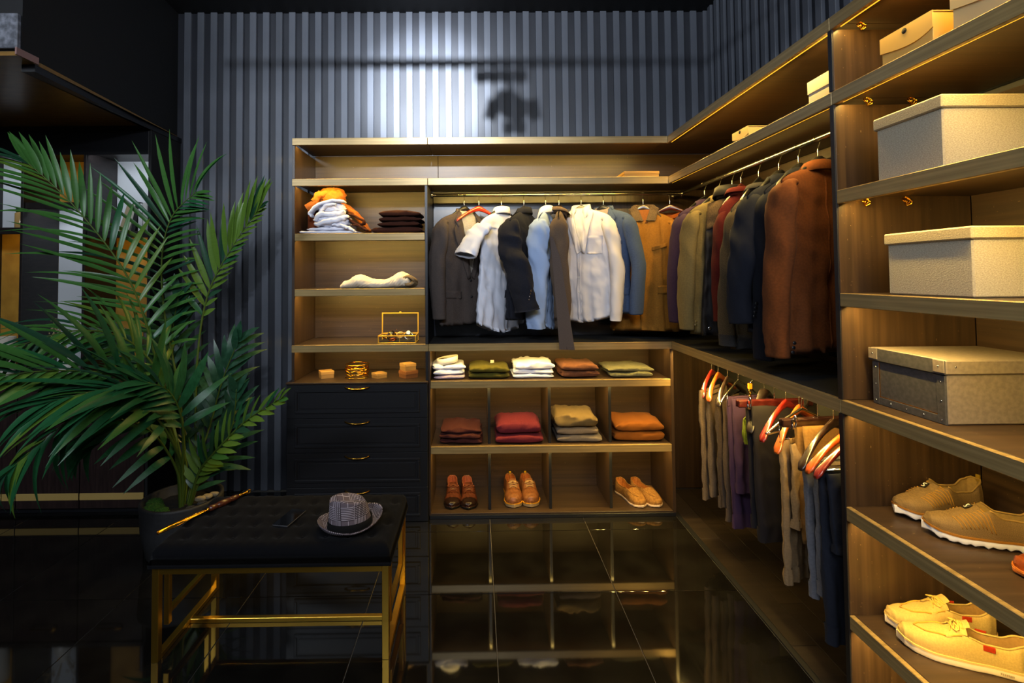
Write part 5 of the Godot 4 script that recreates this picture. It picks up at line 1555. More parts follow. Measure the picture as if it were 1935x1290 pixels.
# ---------------------------------------------------------------- shoes
# toe towards +z, sole on y = 0; s holds length, width, lists of heights and colours
func shoe(label: String, at: Vector3, turn: float, s: Dictionary, group: String) -> Node3D:
	var o := thing("shoe", label, "shoe", at, turn, group)
	var L: float = s.get("length", 0.285)
	var W: float = s.get("width", 0.05)
	var bw: Array = s.get("plan", [[0.0, 0.0], [0.015, 0.3], [0.05, 0.58], [0.12, 0.83], [0.27, 1.0], [0.5, 0.86], [0.7, 0.72], [0.88, 0.74], [0.95, 0.62], [0.985, 0.38], [1.0, 0.0]])
	var ts: float = s.get("sole", 0.016)
	var uo: float = s.get("open", 0.5)
	var hs: Array = s.top
	var rim: Array = s.rim
	var N := 44
	var curve := func(u: float) -> float: return 0.005 * sin(u * 5.0 - 0.6)
	# sole
	var rows := []
	var wavy: float = s.get("wavy", 0.0)
	for i in range(N + 1):
		var u := 0.5 - 0.5 * cos(PI * i / N)
		var w := maxf(ease_list(bw, u), 0.02) * W * 1.06
		var z := L / 2 - u * L
		z += (0.004 if i < 3 else 0.0) - (0.004 if i > N - 3 else 0.0)
		var lift: float = s.get("toe_lift", 0.006) * pow(maxf(1.0 - u / 0.22, 0.0), 2.0)
		var th = ts + s.get("heel", 0.0) * smoothstep(0.66, 0.68, u)
		var y0 = lift + (s.get("heel", 0.0) * (1.0 - smoothstep(0.66, 0.68, u)) if s.get("heel", 0.0) > 0.0 else 0.0) * 0.0
		var cx: float = curve.call(u)
		var zig := wavy * absf(sin(u * 34.0))
		var y1 = y0 + th
		rows.append(PackedVector3Array([Vector3(cx - w * 0.96, y0 + zig, z), Vector3(cx - w, y0 + zig + 0.003, z), Vector3(cx - w, y1 - 0.002, z), Vector3(cx - w * 0.97, y1, z), Vector3(cx + w * 0.97, y1, z), Vector3(cx + w, y1 - 0.002, z), Vector3(cx + w, y0 + zig + 0.003, z), Vector3(cx + w * 0.96, y0 + zig, z)]))
	var st := mk()
	skin(st, rows, true, true)
	part(o, "sole", st, s.sole_m)
	if s.has("welt_m"):
		rows = []
		for i in range(N + 1):
			var u := 0.5 - 0.5 * cos(PI * i / N)
			var w := maxf(ease_list(bw, u), 0.02) * W * 1.09
			var z := (L / 2 - u * L) * 1.02
			var lift: float = s.get("toe_lift", 0.006) * pow(maxf(1.0 - u / 0.22, 0.0), 2.0)
			var y1 = ts + lift + s.get("heel", 0.0) * smoothstep(0.66, 0.68, u)
			var cx: float = curve.call(u)
			rows.append(PackedVector3Array([Vector3(cx - w, y1 - 0.003, z), Vector3(cx - w, y1 + 0.003, z), Vector3(cx + w, y1 + 0.003, z), Vector3(cx + w, y1 - 0.003, z)]))
		st = mk(true)
		skin(st, rows, true, true)
		part(o, "welt", st, s.welt_m)
	# upper and lining
	var shape := func(u: float, q: float) -> Vector3:
		var w: float = maxf(ease_list(bw, u), 0.01) * W
		var z := L / 2 - u * L
		var lift: float = s.get("toe_lift", 0.006) * pow(maxf(1.0 - u / 0.22, 0.0), 2.0)
		var y0: float = ts + lift + s.get("heel", 0.0) * smoothstep(0.6, 0.74, u) - 0.001
		var h := ease_list(hs, u)
		var r := ease_list(rim, u)
		var cx: float = curve.call(u)
		var f := q * PI / 2
		var closed := Vector3(w * signf(q) * pow(absf(sin(f)), 0.8), y0 + h * pow(maxf(cos(f), 0.0), 0.62), 0)
		var a := absf(q)
		var open: Vector3
		if a > 0.45:
			var t := (1.0 - a) / 0.55
			open = Vector3(signf(q) * w * (1.0 + 0.05 * sin(t * PI) - 0.16 * t * t), y0 + r * t, 0)
		else:
			var t := a / 0.45
			open = Vector3(signf(q) * w * (0.78 * pow(t, 0.6) - 0.02 * t), y0 + 0.006 + (r - 0.006) * pow(t, 2.6), 0)
		var b := smoothstep(uo - 0.03, uo + 0.035, u)
		var p := closed.lerp(open, b)
		return Vector3(p.x + cx, p.y, z)
	var qs := 40
	var outer := [[], []]
	var top := []
	var inner := []
	for i in range(N * 2 + 1):
		var u := 0.5 - 0.5 * cos(PI * i / (N * 2))
		var l := PackedVector3Array()
		var r2 := PackedVector3Array()
		var mid := PackedVector3Array()
		for j in range(12):
			l.append(shape.call(u, -1.0 + 0.55 * j / 11.0))
			r2.append(shape.call(u, 0.45 + 0.55 * j / 11.0))
		for j in range(23):
			mid.append(shape.call(u, -0.45 + 0.9 * j / 22.0))
		outer[0].append(l)
		outer[1].append(r2)
		if u <= uo + 0.012:
			top.append(mid)
		if u >= uo - 0.012:
			inner.append(mid)
	st = mk()
	skin(st, outer[0], false)
	skin(st, outer[1], false)
	skin(st, top, false)
	part(o, "upper", st, s.upper_m)
	st = mk()
	skin(st, inner, false)
	part(o, "lining", st, s.lining_m)
	# rolled edge of the opening
	st = mk()
	var edge := []
	for i in range(21):
		edge.append(shape.call(lerpf(uo + 0.03, 0.985, i / 20.0), -0.45) + Vector3(0, 0.001, 0))
	for i in range(20, -1, -1):
		edge.append(shape.call(lerpf(uo + 0.03, 0.985, i / 20.0), 0.45) + Vector3(0, 0.001, 0))
	tube(st, edge, 0.0028, 6)
	part(o, "collar", st, s.get("edge_m", s.upper_m))
	if s.has("cap_m"):
		var cap := []
		for i in range(13):
			var u := 0.005 + 0.2 * i / 12.0
			var row := PackedVector3Array()
			for j in range(25):
				var p: Vector3 = shape.call(u, -0.98 + 1.96 * j / 24.0)
				row.append(p + Vector3(signf(p.x) * 0.0006, 0.0012, 0.001))
			cap.append(row)
		st = mk()
		skin(st, cap, false)
		part(o, "toe_cap", st, s.cap_m)
	if s.has("moc"):
		st = mk()
		var seam := []
		for i in range(33):
			var v := -1.0 + i / 16.0
			var u := lerpf(0.13, uo - 0.02, pow(absf(v), 0.8))
			seam.append(shape.call(u, signf(v) * lerpf(0.0, 0.5, pow(absf(v), 0.45))) + Vector3(0, 0.0015, 0))
		tube(st, seam, 0.0024, 6)
		part(o, "moc_seam", st, s.moc)
	if s.has("lace_m"):
		# facings with eyelets, tongue and crossed laces
		var u0: float = s.get("lace_from", 0.33)
		for sd in [-1.0, 1.0]:
			var flap := []
			for i in range(9):
				var u := lerpf(u0, uo + 0.02, i / 8.0)
				var row := PackedVector3Array()
				for j in range(6):
					var p: Vector3 = shape.call(minf(u, uo - 0.03), sd * lerpf(0.14, 0.5, j / 5.0))
					var zz := L / 2 - u * L
					row.append(Vector3(p.x, p.y + 0.0045 + 0.03 * maxf(u - uo + 0.03, 0.0), zz))
				flap.append(row)
			st = mk()
			skin(st, flap, false)
			part(o, "facing", st, s.get("facing_m", s.upper_m))
		var tongue := []
		for i in range(8):
			var u := lerpf(uo - 0.1, uo + 0.05, i / 7.0)
			var row := PackedVector3Array()
			for j in range(7):
				var p: Vector3 = shape.call(minf(u, uo - 0.04), lerpf(-0.26, 0.26, j / 6.0))
				row.append(Vector3(p.x, p.y + 0.002 + 0.16 * maxf(u - uo + 0.04, 0.0), L / 2 - u * L))
			tongue.append(row)
		st = mk()
		skin(st, tongue, false)
		part(o, "tongue", st, s.get("facing_m", s.upper_m))
		var n := 4
		for k in n:
			var u := lerpf(u0 + 0.035, uo - 0.01, k / float(n - 1))
			var u2 := minf(u + 0.035, uo)
			for sd in [-1.0, 1.0]:
				st = mk()
				var path := []
				for j in range(9):
					var v := lerpf(-1.0, 1.0, j / 8.0)
					var uu := lerpf(u, u2, (v * sd + 1.0) / 2.0)
					var p: Vector3 = shape.call(minf(uu, uo - 0.03), v * 0.27)
					path.append(Vector3(p.x, p.y + 0.008 - 0.003 * absf(v), L / 2 - uu * L))
				tube(st, path, 0.0021, 6)
				part(o, "lace", st, s.lace_m)
		st = mk()
		var c: Vector3 = shape.call(uo - 0.04, 0.0)
		for sd in [-1.0, 1.0]:
			var loop := []
			for j in range(9):
				var a := TAU * j / 8.0
				loop.append(Vector3(c.x + sd * (0.016 - 0.016 * cos(a)), c.y + 0.012 - 0.01 * (1.0 - cos(a)) * 0.7, c.z + 0.009 * sin(a) + 0.006))
			tube(st, loop, 0.0019, 5)
		part(o, "lace_bow", st, s.lace_m)
	if s.has("cords"):
		for sd in [-1.0, 1.0]:
			st = mk()
			for k in 9:
				var path := []
				for j in range(8):
					var v := j / 7.0
					path.append(shape.call(0.44 - 0.028 * k + 0.09 * v * (1.0 - 0.05 * k), sd * (0.24 + 0.62 * v)) + Vector3(sd * 0.0006, 0.0009, 0))
				tube(st, path, 0.0014, 5)
			part(o, "side_cords", st, s.cords)
	if s.has("badge"):
		# black badge with its red and white mark on the tongue
		var p0: Vector3 = shape.call(uo - 0.05, -0.16)
		var p1: Vector3 = shape.call(uo - 0.13, -0.16)
		var p2: Vector3 = shape.call(uo - 0.09, -0.34)
		var p3: Vector3 = shape.call(uo - 0.09, 0.02)
		var ez := (p1 - p0).normalized()
		var ex := (p3 - p2).normalized()
		var bd := lbox(o, "badge", (p0 + p1 + p2 + p3) / 4.0 + ez.cross(ex) * 0.003, Vector3(0.021, 0.003, 0.024), plain(Color(0.05, 0.05, 0.055), 0.4), 0.001, Basis(ex, ez.cross(ex), ez).orthonormalized())
		st = mk()
		tube(st, smooth_path([Vector3(0.006, 0.002, -0.006), Vector3(-0.002, 0.002, -0.007), Vector3(-0.004, 0.002, -0.002), Vector3(0.004, 0.002, 0.002), Vector3(0.003, 0.002, 0.007), Vector3(-0.005, 0.002, 0.006)], 4), 0.0013, 5)
		part(bd, "badge_mark", st, plain(Color(0.9, 0.88, 0.85), 0.5))
		lbox(bd, "badge_dash", Vector3(-0.003, 0.002, 0.007), Vector3(0.007, 0.0015, 0.0018), plain(Color(0.8, 0.08, 0.05), 0.5), 0.0)
	if s.has("tab_m"):
		var p: Vector3 = shape.call(0.985, 0.45)
		lbox(o, "heel_tab", Vector3(0, p.y + 0.004, p.z - 0.003), Vector3(0.014, 0.022, 0.005), s.tab_m, 0.001)
	return o

func leather(c: Color, rough := 0.32) -> StandardMaterial3D:
	var m := noisy(c.darkened(0.22), c.lightened(0.06), 0.03, Vector3(7, 7, 7), rough)
	m.heightmap_enabled = true
	m.heightmap_texture = M.weave
	m.heightmap_scale = 0.012
	return m

func shoes() -> void:
	var y := 0.0365
	var top := [[0.0, 0.012], [0.05, 0.03], [0.18, 0.045], [0.34, 0.062], [0.5, 0.088], [0.6, 0.09], [1.0, 0.09]]
	var rim := [[0.4, 0.086], [0.52, 0.082], [0.66, 0.064], [0.8, 0.062], [0.93, 0.08], [1.0, 0.086]]
	var brown := leather(Color(0.33, 0.145, 0.07), 0.26)
	brown.clearcoat_enabled = true
	brown.clearcoat = 0.5
	brown.clearcoat_roughness = 0.2
	var oxford := {"length": 0.29, "width": 0.057, "sole": 0.011, "heel": 0.012, "top": top, "rim": rim, "open": 0.52, "upper_m": brown, "lining_m": leather(Color(0.66, 0.33, 0.2), 0.5), "sole_m": plain(Color(0.045, 0.035, 0.03), 0.45), "cap_m": leather(Color(0.12, 0.055, 0.035), 0.2), "lace_m": cloth(Color(0.42, 0.23, 0.13)), "edge_m": leather(Color(0.62, 0.33, 0.2))}
	shoe("left shoe of the polished brown lace-up pair with dark toes", Vector3(-0.178, y, -3.455), 0.03, oxford, "brown dress shoes")
	shoe("right shoe of the polished brown lace-up pair with dark toes", Vector3(-0.072, y, -3.448), 0.06, oxford, "brown dress shoes")
	var tan := leather(Color(0.50, 0.28, 0.11), 0.5)
	var derby := {"length": 0.28, "width": 0.06, "sole": 0.022, "top": [[0.0, 0.02], [0.05, 0.042], [0.18, 0.055], [0.34, 0.066], [0.5, 0.092], [1.0, 0.092]], "rim": [[0.4, 0.09], [0.52, 0.09], [0.66, 0.076], [0.8, 0.074], [0.93, 0.09], [1.0, 0.096]], "open": 0.52, "upper_m": tan, "lining_m": leather(Color(0.66, 0.34, 0.08), 0.6), "sole_m": plain(Color(0.62, 0.52, 0.38), 0.6), "welt_m": plain(Color(0.82, 0.56, 0.06), 0.5), "lace_m": cloth(Color(0.66, 0.52, 0.33)), "tab_m": cloth(Color(0.75, 0.6, 0.05)), "toe_lift": 0.004}
	shoe("left shoe of the tan lace-up pair with yellow welt", Vector3(0.228, y, -3.46), 0.03, derby, "tan shoes with yellow welts")
	shoe("right shoe of the tan lace-up pair with yellow welt", Vector3(0.34, y, -3.465), 0.06, derby, "tan shoes with yellow welts")
	var suede := leather(Color(0.60, 0.40, 0.13), 0.85)
	var loafer := {"length": 0.285, "width": 0.057, "sole": 0.014, "top": [[0.0, 0.012], [0.05, 0.03], [0.18, 0.046], [0.34, 0.06], [0.48, 0.078], [1.0, 0.078]], "rim": [[0.38, 0.07], [0.5, 0.062], [0.66, 0.052], [0.8, 0.054], [0.93, 0.074], [1.0, 0.08]], "open": 0.46, "upper_m": suede, "lining_m": leather(Color(0.72, 0.42, 0.12), 0.6), "sole_m": plain(Color(0.86, 0.74, 0.6), 0.5), "moc": suede}
	shoe("left slip-on of the sand suede loafer pair", Vector3(1.03, y, -3.435), 0.3, loafer, "sand suede loafers")
	shoe("right slip-on of the sand suede loafer pair", Vector3(1.135, y, -3.435), 0.3, loafer, "sand suede loafers")
	# right tower: mesh sneakers, canvas shoes and the tip of a third pair
	var ye: float = H.e + 0.001
	var yf: float = H.f + 0.001
	var mesh := noisy(Color(0.33, 0.255, 0.15), Color(0.48, 0.38, 0.23), 0.06, Vector3(4, 26, 26), 0.8, 0.0, false, 0.02)
	var snk := {"length": 0.285, "width": 0.05, "sole": 0.026, "wavy": 0.009, "top": [[0.0, 0.010], [0.06, 0.030], [0.18, 0.044], [0.34, 0.064], [0.47, 0.086], [1.0, 0.086]], "rim": [[0.38, 0.084], [0.48, 0.082], [0.62, 0.06], [0.8, 0.058], [0.92, 0.078], [1.0, 0.09]], "open": 0.47, "badge": true, "cords": cloth(Color(0.62, 0.45, 0.17)), "upper_m": mesh, "lining_m": cloth(Color(0.55, 0.45, 0.27)), "sole_m": plain(Color(0.86, 0.86, 0.9), 0.5), "welt_m": plain(Color(0.55, 0.36, 0.08), 0.6), "edge_m": cloth(Color(0.55, 0.44, 0.25)), "tab_m": cloth(Color(0.50, 0.40, 0.12)), "toe_lift": 0.012}
	var a := shoe("rear sneaker of the brown mesh pair with white wavy soles", Vector3(1.515, ye, -1.663), deg_to_rad(-88), snk, "brown mesh sneakers")
	var b := shoe("front sneaker of the brown mesh pair with white wavy soles", Vector3(1.50, ye, -1.495), deg_to_rad(-117), snk, "brown mesh sneakers")
	var canvas := cloth(Color(0.72, 0.61, 0.36), 0.08, 6.0, 0.85, 0.1)
	var deck := {"length": 0.30, "width": 0.05, "sole": 0.022, "top": [[0.0, 0.014], [0.05, 0.03], [0.18, 0.044], [0.34, 0.058], [0.5, 0.082], [1.0, 0.082]], "rim": [[0.4, 0.074], [0.52, 0.066], [0.66, 0.054], [0.8, 0.055], [0.93, 0.072], [1.0, 0.078]], "open": 0.5, "upper_m": canvas, "lining_m": cloth(Color(0.62, 0.48, 0.27)), "sole_m": plain(Color(0.88, 0.80, 0.68), 0.55), "welt_m": plain(Color(0.80, 0.68, 0.42), 0.6), "moc": cloth(Color(0.72, 0.55, 0.22)), "lace_m": cloth(Color(0.76, 0.64, 0.32)), "lace_from": 0.36, "toe_lift": 0.01}
	var c := shoe("rear shoe of the yellow canvas lace-up pair", Vector3(1.495, yf, -1.65), deg_to_rad(-103), deck, "yellow canvas shoes")
	var d := shoe("front shoe of the yellow canvas lace-up pair", Vector3(1.455, yf, -1.535), deg_to_rad(-122), deck, "yellow canvas shoes")
	for o in [c, d]:
		lbox(o, "orange_tag", Vector3(-0.04, 0.071, -0.052), Vector3(0.003, 0.016, 0.026), cloth(Color(0.62, 0.17, 0.04)), 0.001)
		lbox(o, "orange_tag", Vector3(0.04, 0.071, -0.052), Vector3(0.003, 0.016, 0.026), cloth(Color(0.62, 0.17, 0.04)), 0.001)
		# raised moulding on the sole's side
		for k in 7:
			lbox(o, "sole_lettering", Vector3(0.0415, 0.012, -0.075 - 0.0042 * k), Vector3(0.002, 0.005, 0.003), plain(Color(0.62, 0.55, 0.43), 0.6), 0.0)
			lbox(o, "sole_lettering", Vector3(-0.0345, 0.012, -0.075 - 0.0042 * k), Vector3(0.002, 0.005, 0.003), plain(Color(0.62, 0.55, 0.43), 0.6), 0.0)
	var third := oxford.duplicate()
	third.upper_m = leather(Color(0.52, 0.22, 0.07), 0.3)
	third.erase("cap_m")
	third.welt_m = plain(Color(0.75, 0.42, 0.15), 0.5)
	third.sole_m = plain(Color(0.66, 0.36, 0.15), 0.5)
	shoe("chestnut leather shoe at the right edge beside the mesh sneakers", Vector3(1.555, ye, -1.285), deg_to_rad(-112), third, "")

# ---------------------------------------------------------------- boxes
func storage_box(label: String, lo: Vector3, hi: Vector3, m: Material, lid_m: Material, lid_h: float, turn := 0.0) -> Node3D:
	var o := thing("storage_box", label, "box", Vector3((lo.x + hi.x) / 2, lo.y, (lo.z + hi.z) / 2), turn)
	var s := hi - lo
	lbox(o, "base", Vector3(0, (s.y - 0.006) / 2, 0), Vector3(s.x, s.y - 0.006, s.z), m, 0.004)
	lbox(o, "lid", Vector3(0, s.y - lid_h / 2 + 0.001, 0), Vector3(s.x + 0.014, lid_h, s.z + 0.014), lid_m, 0.004)
	return o

func shoebox(label: String, lo: Vector3, hi: Vector3, c: Color, curve: bool) -> void:
	var o := thing("shoebox", label, "box", Vector3((lo.x + hi.x) / 2, lo.y, (lo.z + hi.z) / 2), 0.0, "cardboard shoeboxes")
	var s := hi - lo
	var m := plain(c, 0.65)
	lbox(o, "base", Vector3(0, (s.y - 0.004) / 2, 0), Vector3(s.x, s.y - 0.004, s.z), m, 0.0015)
	if not curve:
		lbox(o, "lid", Vector3(0, s.y * 0.8, 0), Vector3(s.x + 0.006, s.y * 0.42, s.z + 0.006), m, 0.0015)
		return
	# hinged lid whose front flap has a bowed lower edge and a finger hole
	lbox(o, "lid_top", Vector3(0, s.y - 0.002, 0), Vector3(s.x + 0.006, 0.004, s.z + 0.006), m, 0.001)
	var rows := []
	for i in range(15):
		var v := -1.0 + i / 7.0
		var z := v * (s.z / 2 + 0.003)
		var low := s.y * (0.55 - 0.14 * (1.0 - v * v) * (1.0 + 0.5 * v))
		rows.append(PackedVector3Array([Vector3(-s.x / 2 - 0.004, s.y, z), Vector3(-s.x / 2 - 0.004, low, z), Vector3(-s.x / 2 - 0.0005, low, z), Vector3(-s.x / 2 - 0.0005, s.y, z)]))
	var st := mk(true)
	skin(st, rows, true, true)
	part(o, "front_flap", st, m)
	st = mk()
	lathe(st, [Vector2(0.001, 0.0), Vector2(0.0085, 0.0), Vector2(0.0085, 0.0012), Vector2(0.001, 0.0012)], 16)
	var hole := part(o, "finger_hole", st, plain(Color(0.05, 0.035, 0.02), 0.9), Vector3(-s.x / 2 - 0.0042, s.y * 0.86, 0.0))
	hole.rotation.z = PI / 2

func boxes() -> void:
	var linen := noisy(Color(0.60, 0.56, 0.48), Color(0.72, 0.68, 0.59), 0.12, Vector3(5, 9, 5), 0.85)
	linen.heightmap_enabled = true
	linen.heightmap_texture = M.weave
	linen.heightmap_scale = 0.03
	var lid := linen.duplicate()
	lid.albedo_color = Color(1.0, 0.97, 0.9)
	var y3: float = H.a + 0.007
	storage_box("large linen-covered storage box, topmost of the three on the tower", Vector3(1.30, y3, -1.60), Vector3(1.70, y3 + 0.205, -1.37), linen, lid, 0.038)
	var y4: float = H.b + 0.009
	storage_box("cream cloth storage box with rounded lid, in the middle of the tower", Vector3(1.315, y4, -1.59), Vector3(1.71, y4 + 0.19, -1.315), linen, lid, 0.035)
	var slate := noisy(Color(0.22, 0.22, 0.235), Color(0.28, 0.275, 0.29), 0.05, Vector3(4, 4, 4), 0.5)
	var taupe := noisy(Color(0.42, 0.38, 0.35), Color(0.48, 0.44, 0.40), 0.05, Vector3(4, 4, 4), 0.5)
	var yc: float = H.counter + 0.001
	var lo := Vector3(1.345, yc, -1.70)
	var hi := Vector3(1.70, yc + 0.185, -1.435)
	var o := storage_box("grey riveted storage box with dark framed front, lowest of the three", lo, hi, taupe, taupe, 0.042)
	var s := hi - lo
	var fx := -s.x / 2 - 0.0015
	lbox(o, "front_panel", Vector3(fx, s.y * 0.38, 0), Vector3(0.003, s.y * 0.76, s.z), slate, 0.0)
	lbox(o, "lid_front", Vector3(fx - 0.0075, s.y - 0.02, 0), Vector3(0.003, 0.04, s.z + 0.012), slate, 0.0)
	for e in [-1.0, 1.0]:
		lbox(o, "corner_strip", Vector3(fx - 0.002, s.y * 0.38, e * (s.z / 2 - 0.014)), Vector3(0.003, s.y * 0.76, 0.026), slate, 0.001)
		for k in 3:
			rivet(o, Vector3(fx - 0.0036, 0.012 + k * 0.055, e * (s.z / 2 - 0.014)))
		lbox(o, "corner_cap", Vector3(fx - 0.0095, s.y - 0.018, e * (s.z / 2 - 0.012)), Vector3(0.003, 0.036, 0.036), taupe, 0.001)
		rivet(o, Vector3(fx - 0.0112, s.y - 0.018, e * (s.z / 2 - 0.012)))
	lbox(o, "bottom_strip", Vector3(fx - 0.002, 0.012, 0), Vector3(0.003, 0.024, s.z - 0.052), slate, 0.001)
	for k in 3:
		rivet(o, Vector3(fx - 0.0036, 0.012, -0.06 + 0.06 * k))
	lbox(o, "brass_inlay", Vector3(fx - 0.0018, 0.026, 0), Vector3(0.002, 0.002, s.z - 0.054), M.brass, 0.0)
	lbox(o, "brass_inlay", Vector3(fx - 0.0018, s.y * 0.4, -s.z / 2 + 0.029), Vector3(0.002, s.y * 0.7, 0.002), M.brass, 0.0)
	rivet(o, Vector3(-s.x / 2 + 0.02, s.y - 0.018, s.z / 2 + 0.0085), true)
	var kraft := Color(0.82, 0.66, 0.34)
	var yu: float = H.upper + 0.001
	shoebox("kraft yellow shoebox with finger hole on the tower's upper shelf", Vector3(1.31, yu, -1.58), Vector3(1.62, yu + 0.108, -1.40), kraft, true)
	shoebox("pale shoebox at the top right edge, beside the kraft one", Vector3(1.30, yu, -1.33), Vector3(1.62, yu + 0.13, -1.12), Color(0.80, 0.70, 0.5), true)
	shoebox("white shoebox against the tower partition on the second shelf", Vector3(1.335, yu, -1.975), Vector3(1.60, yu + 0.12, -1.80), Color(0.80, 0.76, 0.68), false)
	shoebox("beige lidded shoebox midway along the second shelf's right run", Vector3(1.335, yu, -2.565), Vector3(1.56, yu + 0.082, -2.42), Color(0.74, 0.62, 0.38), true)
	shoebox("flat beige box beside the midway shoebox, nearer the corner", Vector3(1.34, yu, -2.745), Vector3(1.54, yu + 0.038, -2.60), Color(0.78, 0.64, 0.38), false)
	shoebox("flattest beige box on the right run, closest to the corner", Vector3(1.34, yu, -2.915), Vector3(1.54, yu + 0.032, -2.78), Color(0.76, 0.62, 0.36), false)
	shoebox("flat tan box on the back shelf next to the corner", Vector3(0.985, yu, -3.50), Vector3(1.215, yu + 0.042, -3.30), Color(0.74, 0.55, 0.24), false)

func rivet(o: Node3D, at: Vector3, to_z := false) -> void:
	var st := mk()
	lathe(st, [Vector2(0.0005, 0.002), Vector2(0.002, 0.0016), Vector2(0.0034, 0.0), Vector2(0.0005, -0.0005)], 8)
	var r := part(o, "rivet", st, M.chrome, at)
	if to_z:
		r.rotation.x = PI / 2
	else:
		r.rotation.z = PI / 2

# ---------------------------------------------------------------- bench and what lies on it
func bench() -> void:
	var x0 := -1.335
	var x1 := -0.371
	var z1 := -2.105
	var z0 := -2.565
	var o := thing("bench", "black tufted velvet bench on a polished gold frame", "bench", Vector3((x0 + x1) / 2, 0, (z0 + z1) / 2), 0.0)
	var c := 0.028
	for z in [z0, z1]:
		wbox(o, "long_rail", Vector3(x0 + c, 0.352, z - c / 2), Vector3(x1 - c, 0.38, z + c / 2), M.gold, 0.0015)
	for x in [x0 + c / 2, x1 - c / 2]:
		for z in [z0, z1]:
			wbox(o, "leg", Vector3(x - c / 2, 0.0, z - c / 2), Vector3(x + c / 2, 0.38, z + c / 2), M.gold, 0.0015)
		wbox(o, "side_rail", Vector3(x - c / 2, 0.352, z0 + c / 2), Vector3(x + c / 2, 0.38, z1 - c / 2), M.gold, 0.0015)
		wbox(o, "floor_rail", Vector3(x - c / 2, 0.0005, z0 + c / 2), Vector3(x + c / 2, 0.022, z1 - c / 2), M.gold, 0.0015)
		# the inner key-shaped frame
		var k := 0.022
		wbox(o, "inner_bar", Vector3(x - k / 2, 0.10, z1 - 0.085), Vector3(x + k / 2, 0.352, z1 - 0.063), M.gold, 0.0015)
		wbox(o, "inner_bar", Vector3(x - k / 2, 0.14, z0 + 0.055), Vector3(x + k / 2, 0.352, z0 + 0.077), M.gold, 0.0015)
		wbox(o, "inner_rail", Vector3(x - k / 2, 0.14, z0 + 0.077), Vector3(x + k / 2, 0.16, z1 - 0.085), M.gold, 0.0015)
	wbox(o, "stretcher", Vector3(x0 + c, 0.0005, -2.345), Vector3(x1 - c, 0.02, -2.322), M.gold, 0.0015)
	# tufted cushion
	var st := mk()
	var rows := []
	var nx := 96
	var nz2 := 52
	var lx := x1 - x0 + 0.022
	var lz := z1 - z0 + 0.05
	for i in range(nz2 + 1):
		var row := PackedVector3Array()
		for j in range(nx + 1):
			var u := float(j) / nx
			var v := float(i) / nz2
			var gx := u * 10.0
			var gz := v * 5.0
			var d := 9.0
			for a in range(-1, 2):
				for b in range(-1, 2):
					var r := floorf(gz) + b
					var q := floorf(gx) + a + (0.5 if int(r) % 2 else 0.0)
					if r >= 1 and r <= 4 and q > 0.4 and q < 9.6:
						d = minf(d, Vector2((gx - q) * 1.0, (gz - r) * 1.0).length())
			var crease := minf(absf(fposmod(gx + gz * 0.5, 1.0) - 0.5), absf(fposmod(gx - gz * 0.5, 1.0) - 0.5))
			var edge := minf(minf(u, 1.0 - u) * lx, minf(v, 1.0 - v) * lz)
			var e := sqrt(maxf(1.0 - pow(1.0 - clampf(edge / 0.035, 0.0, 1.0), 2.0), 0.0))
			var y := 0.395 + 0.065 * e - 0.016 * exp(-d * d * 14.0) * e + 0.004 * smoothstep(0.3, 0.0, absf(crease - 0.25)) * e
			row.append(Vector3((u - 0.5) * lx, y, (0.5 - v) * lz * -1.0))
		rows.append(row)
	skin(st, rows, false)
	# sides and underside
	var skirt := []
	for yy in [0.395, 0.3805]:
		var ring := PackedVector3Array()
		for j in range(nx + 1): ring.append(Vector3((float(j) / nx - 0.5) * lx, yy, -0.5 * lz))
		for i in range(1, nz2 + 1): ring.append(Vector3(0.5 * lx, yy, (float(i) / nz2 - 0.5) * lz))
		for j in range(1, nx + 1): ring.append(Vector3((0.5 - float(j) / nx) * lx, yy, 0.5 * lz))
		for i in range(1, nz2): ring.append(Vector3(-0.5 * lx, yy, (0.5 - float(i) / nz2) * lz))
		skirt.append(ring)
	skin(st, skirt, true, true)
	var velvet := plain(Color(0.045, 0.047, 0.06), 0.9, 0.0, 0.2)
	velvet.rim_enabled = true
	velvet.rim = 0.35
	velvet.rim_tint = 0.6
	part(o, "cushion", st, velvet)
	for r in range(1, 5):
		for q in range(1, 10):
			var gx := q + (0.5 if r % 2 else 0.0)
			if gx > 9.4: continue
			st = mk()
			lathe(st, [Vector2(0.0005, 0.004), Vector2(0.005, 0.003), Vector2(0.008, 0.0), Vector2(0.0005, -0.002)], 10)
			part(o, "tuft_button", st, velvet, Vector3((gx / 10.0 - 0.5) * lx, 0.446, (r / 5.0 - 0.5) * lz))
	var top := 0.462
	# shoehorn
	var a3 := Vector3(-1.375, top + 0.006, -2.19)
	var b3 := Vector3(-1.15, top + 0.012, -2.62)
	var dir := (b3 - a3).normalized()
	var s := thing("shoehorn", "long brass shoehorn with a turned wooden handle on the bench's left end", "shoehorn", a3)
	s.basis = Basis(dir.cross(Vector3.UP).normalized(), Vector3.UP, -dir).orthonormalized()
	st = mk()
	rows = []
	for i in range(19):
		var t := i / 18.0
		var w := 0.021 * ease_list([[0.0, 0.35], [0.06, 0.75], [0.25, 1.0], [0.7, 0.62], [1.0, 0.35]], t)
		var row := PackedVector3Array()
		for j in range(9):
			var q := -1.0 + j / 4.0
			row.append(Vector3(q * w, 0.008 * q * q - 0.004 + 0.006 * t, -0.235 * t))
		for j in range(8, -1, -1):
			var q := -1.0 + j / 4.0
			row.append(Vector3(q * w, 0.008 * q * q - 0.0055 + 0.006 * t, -0.235 * t))
		rows.append(row)
	skin(st, rows, true, true)
	part(s, "blade", st, M.brass)
	var handle := func(called: String, prof: Array, m: Material):
		var q := mk()
		lathe(q, prof, 20)
		var p := part(s, called, q, m, Vector3(0, 0.006, -0.225))
		p.rotation.x = -PI / 2
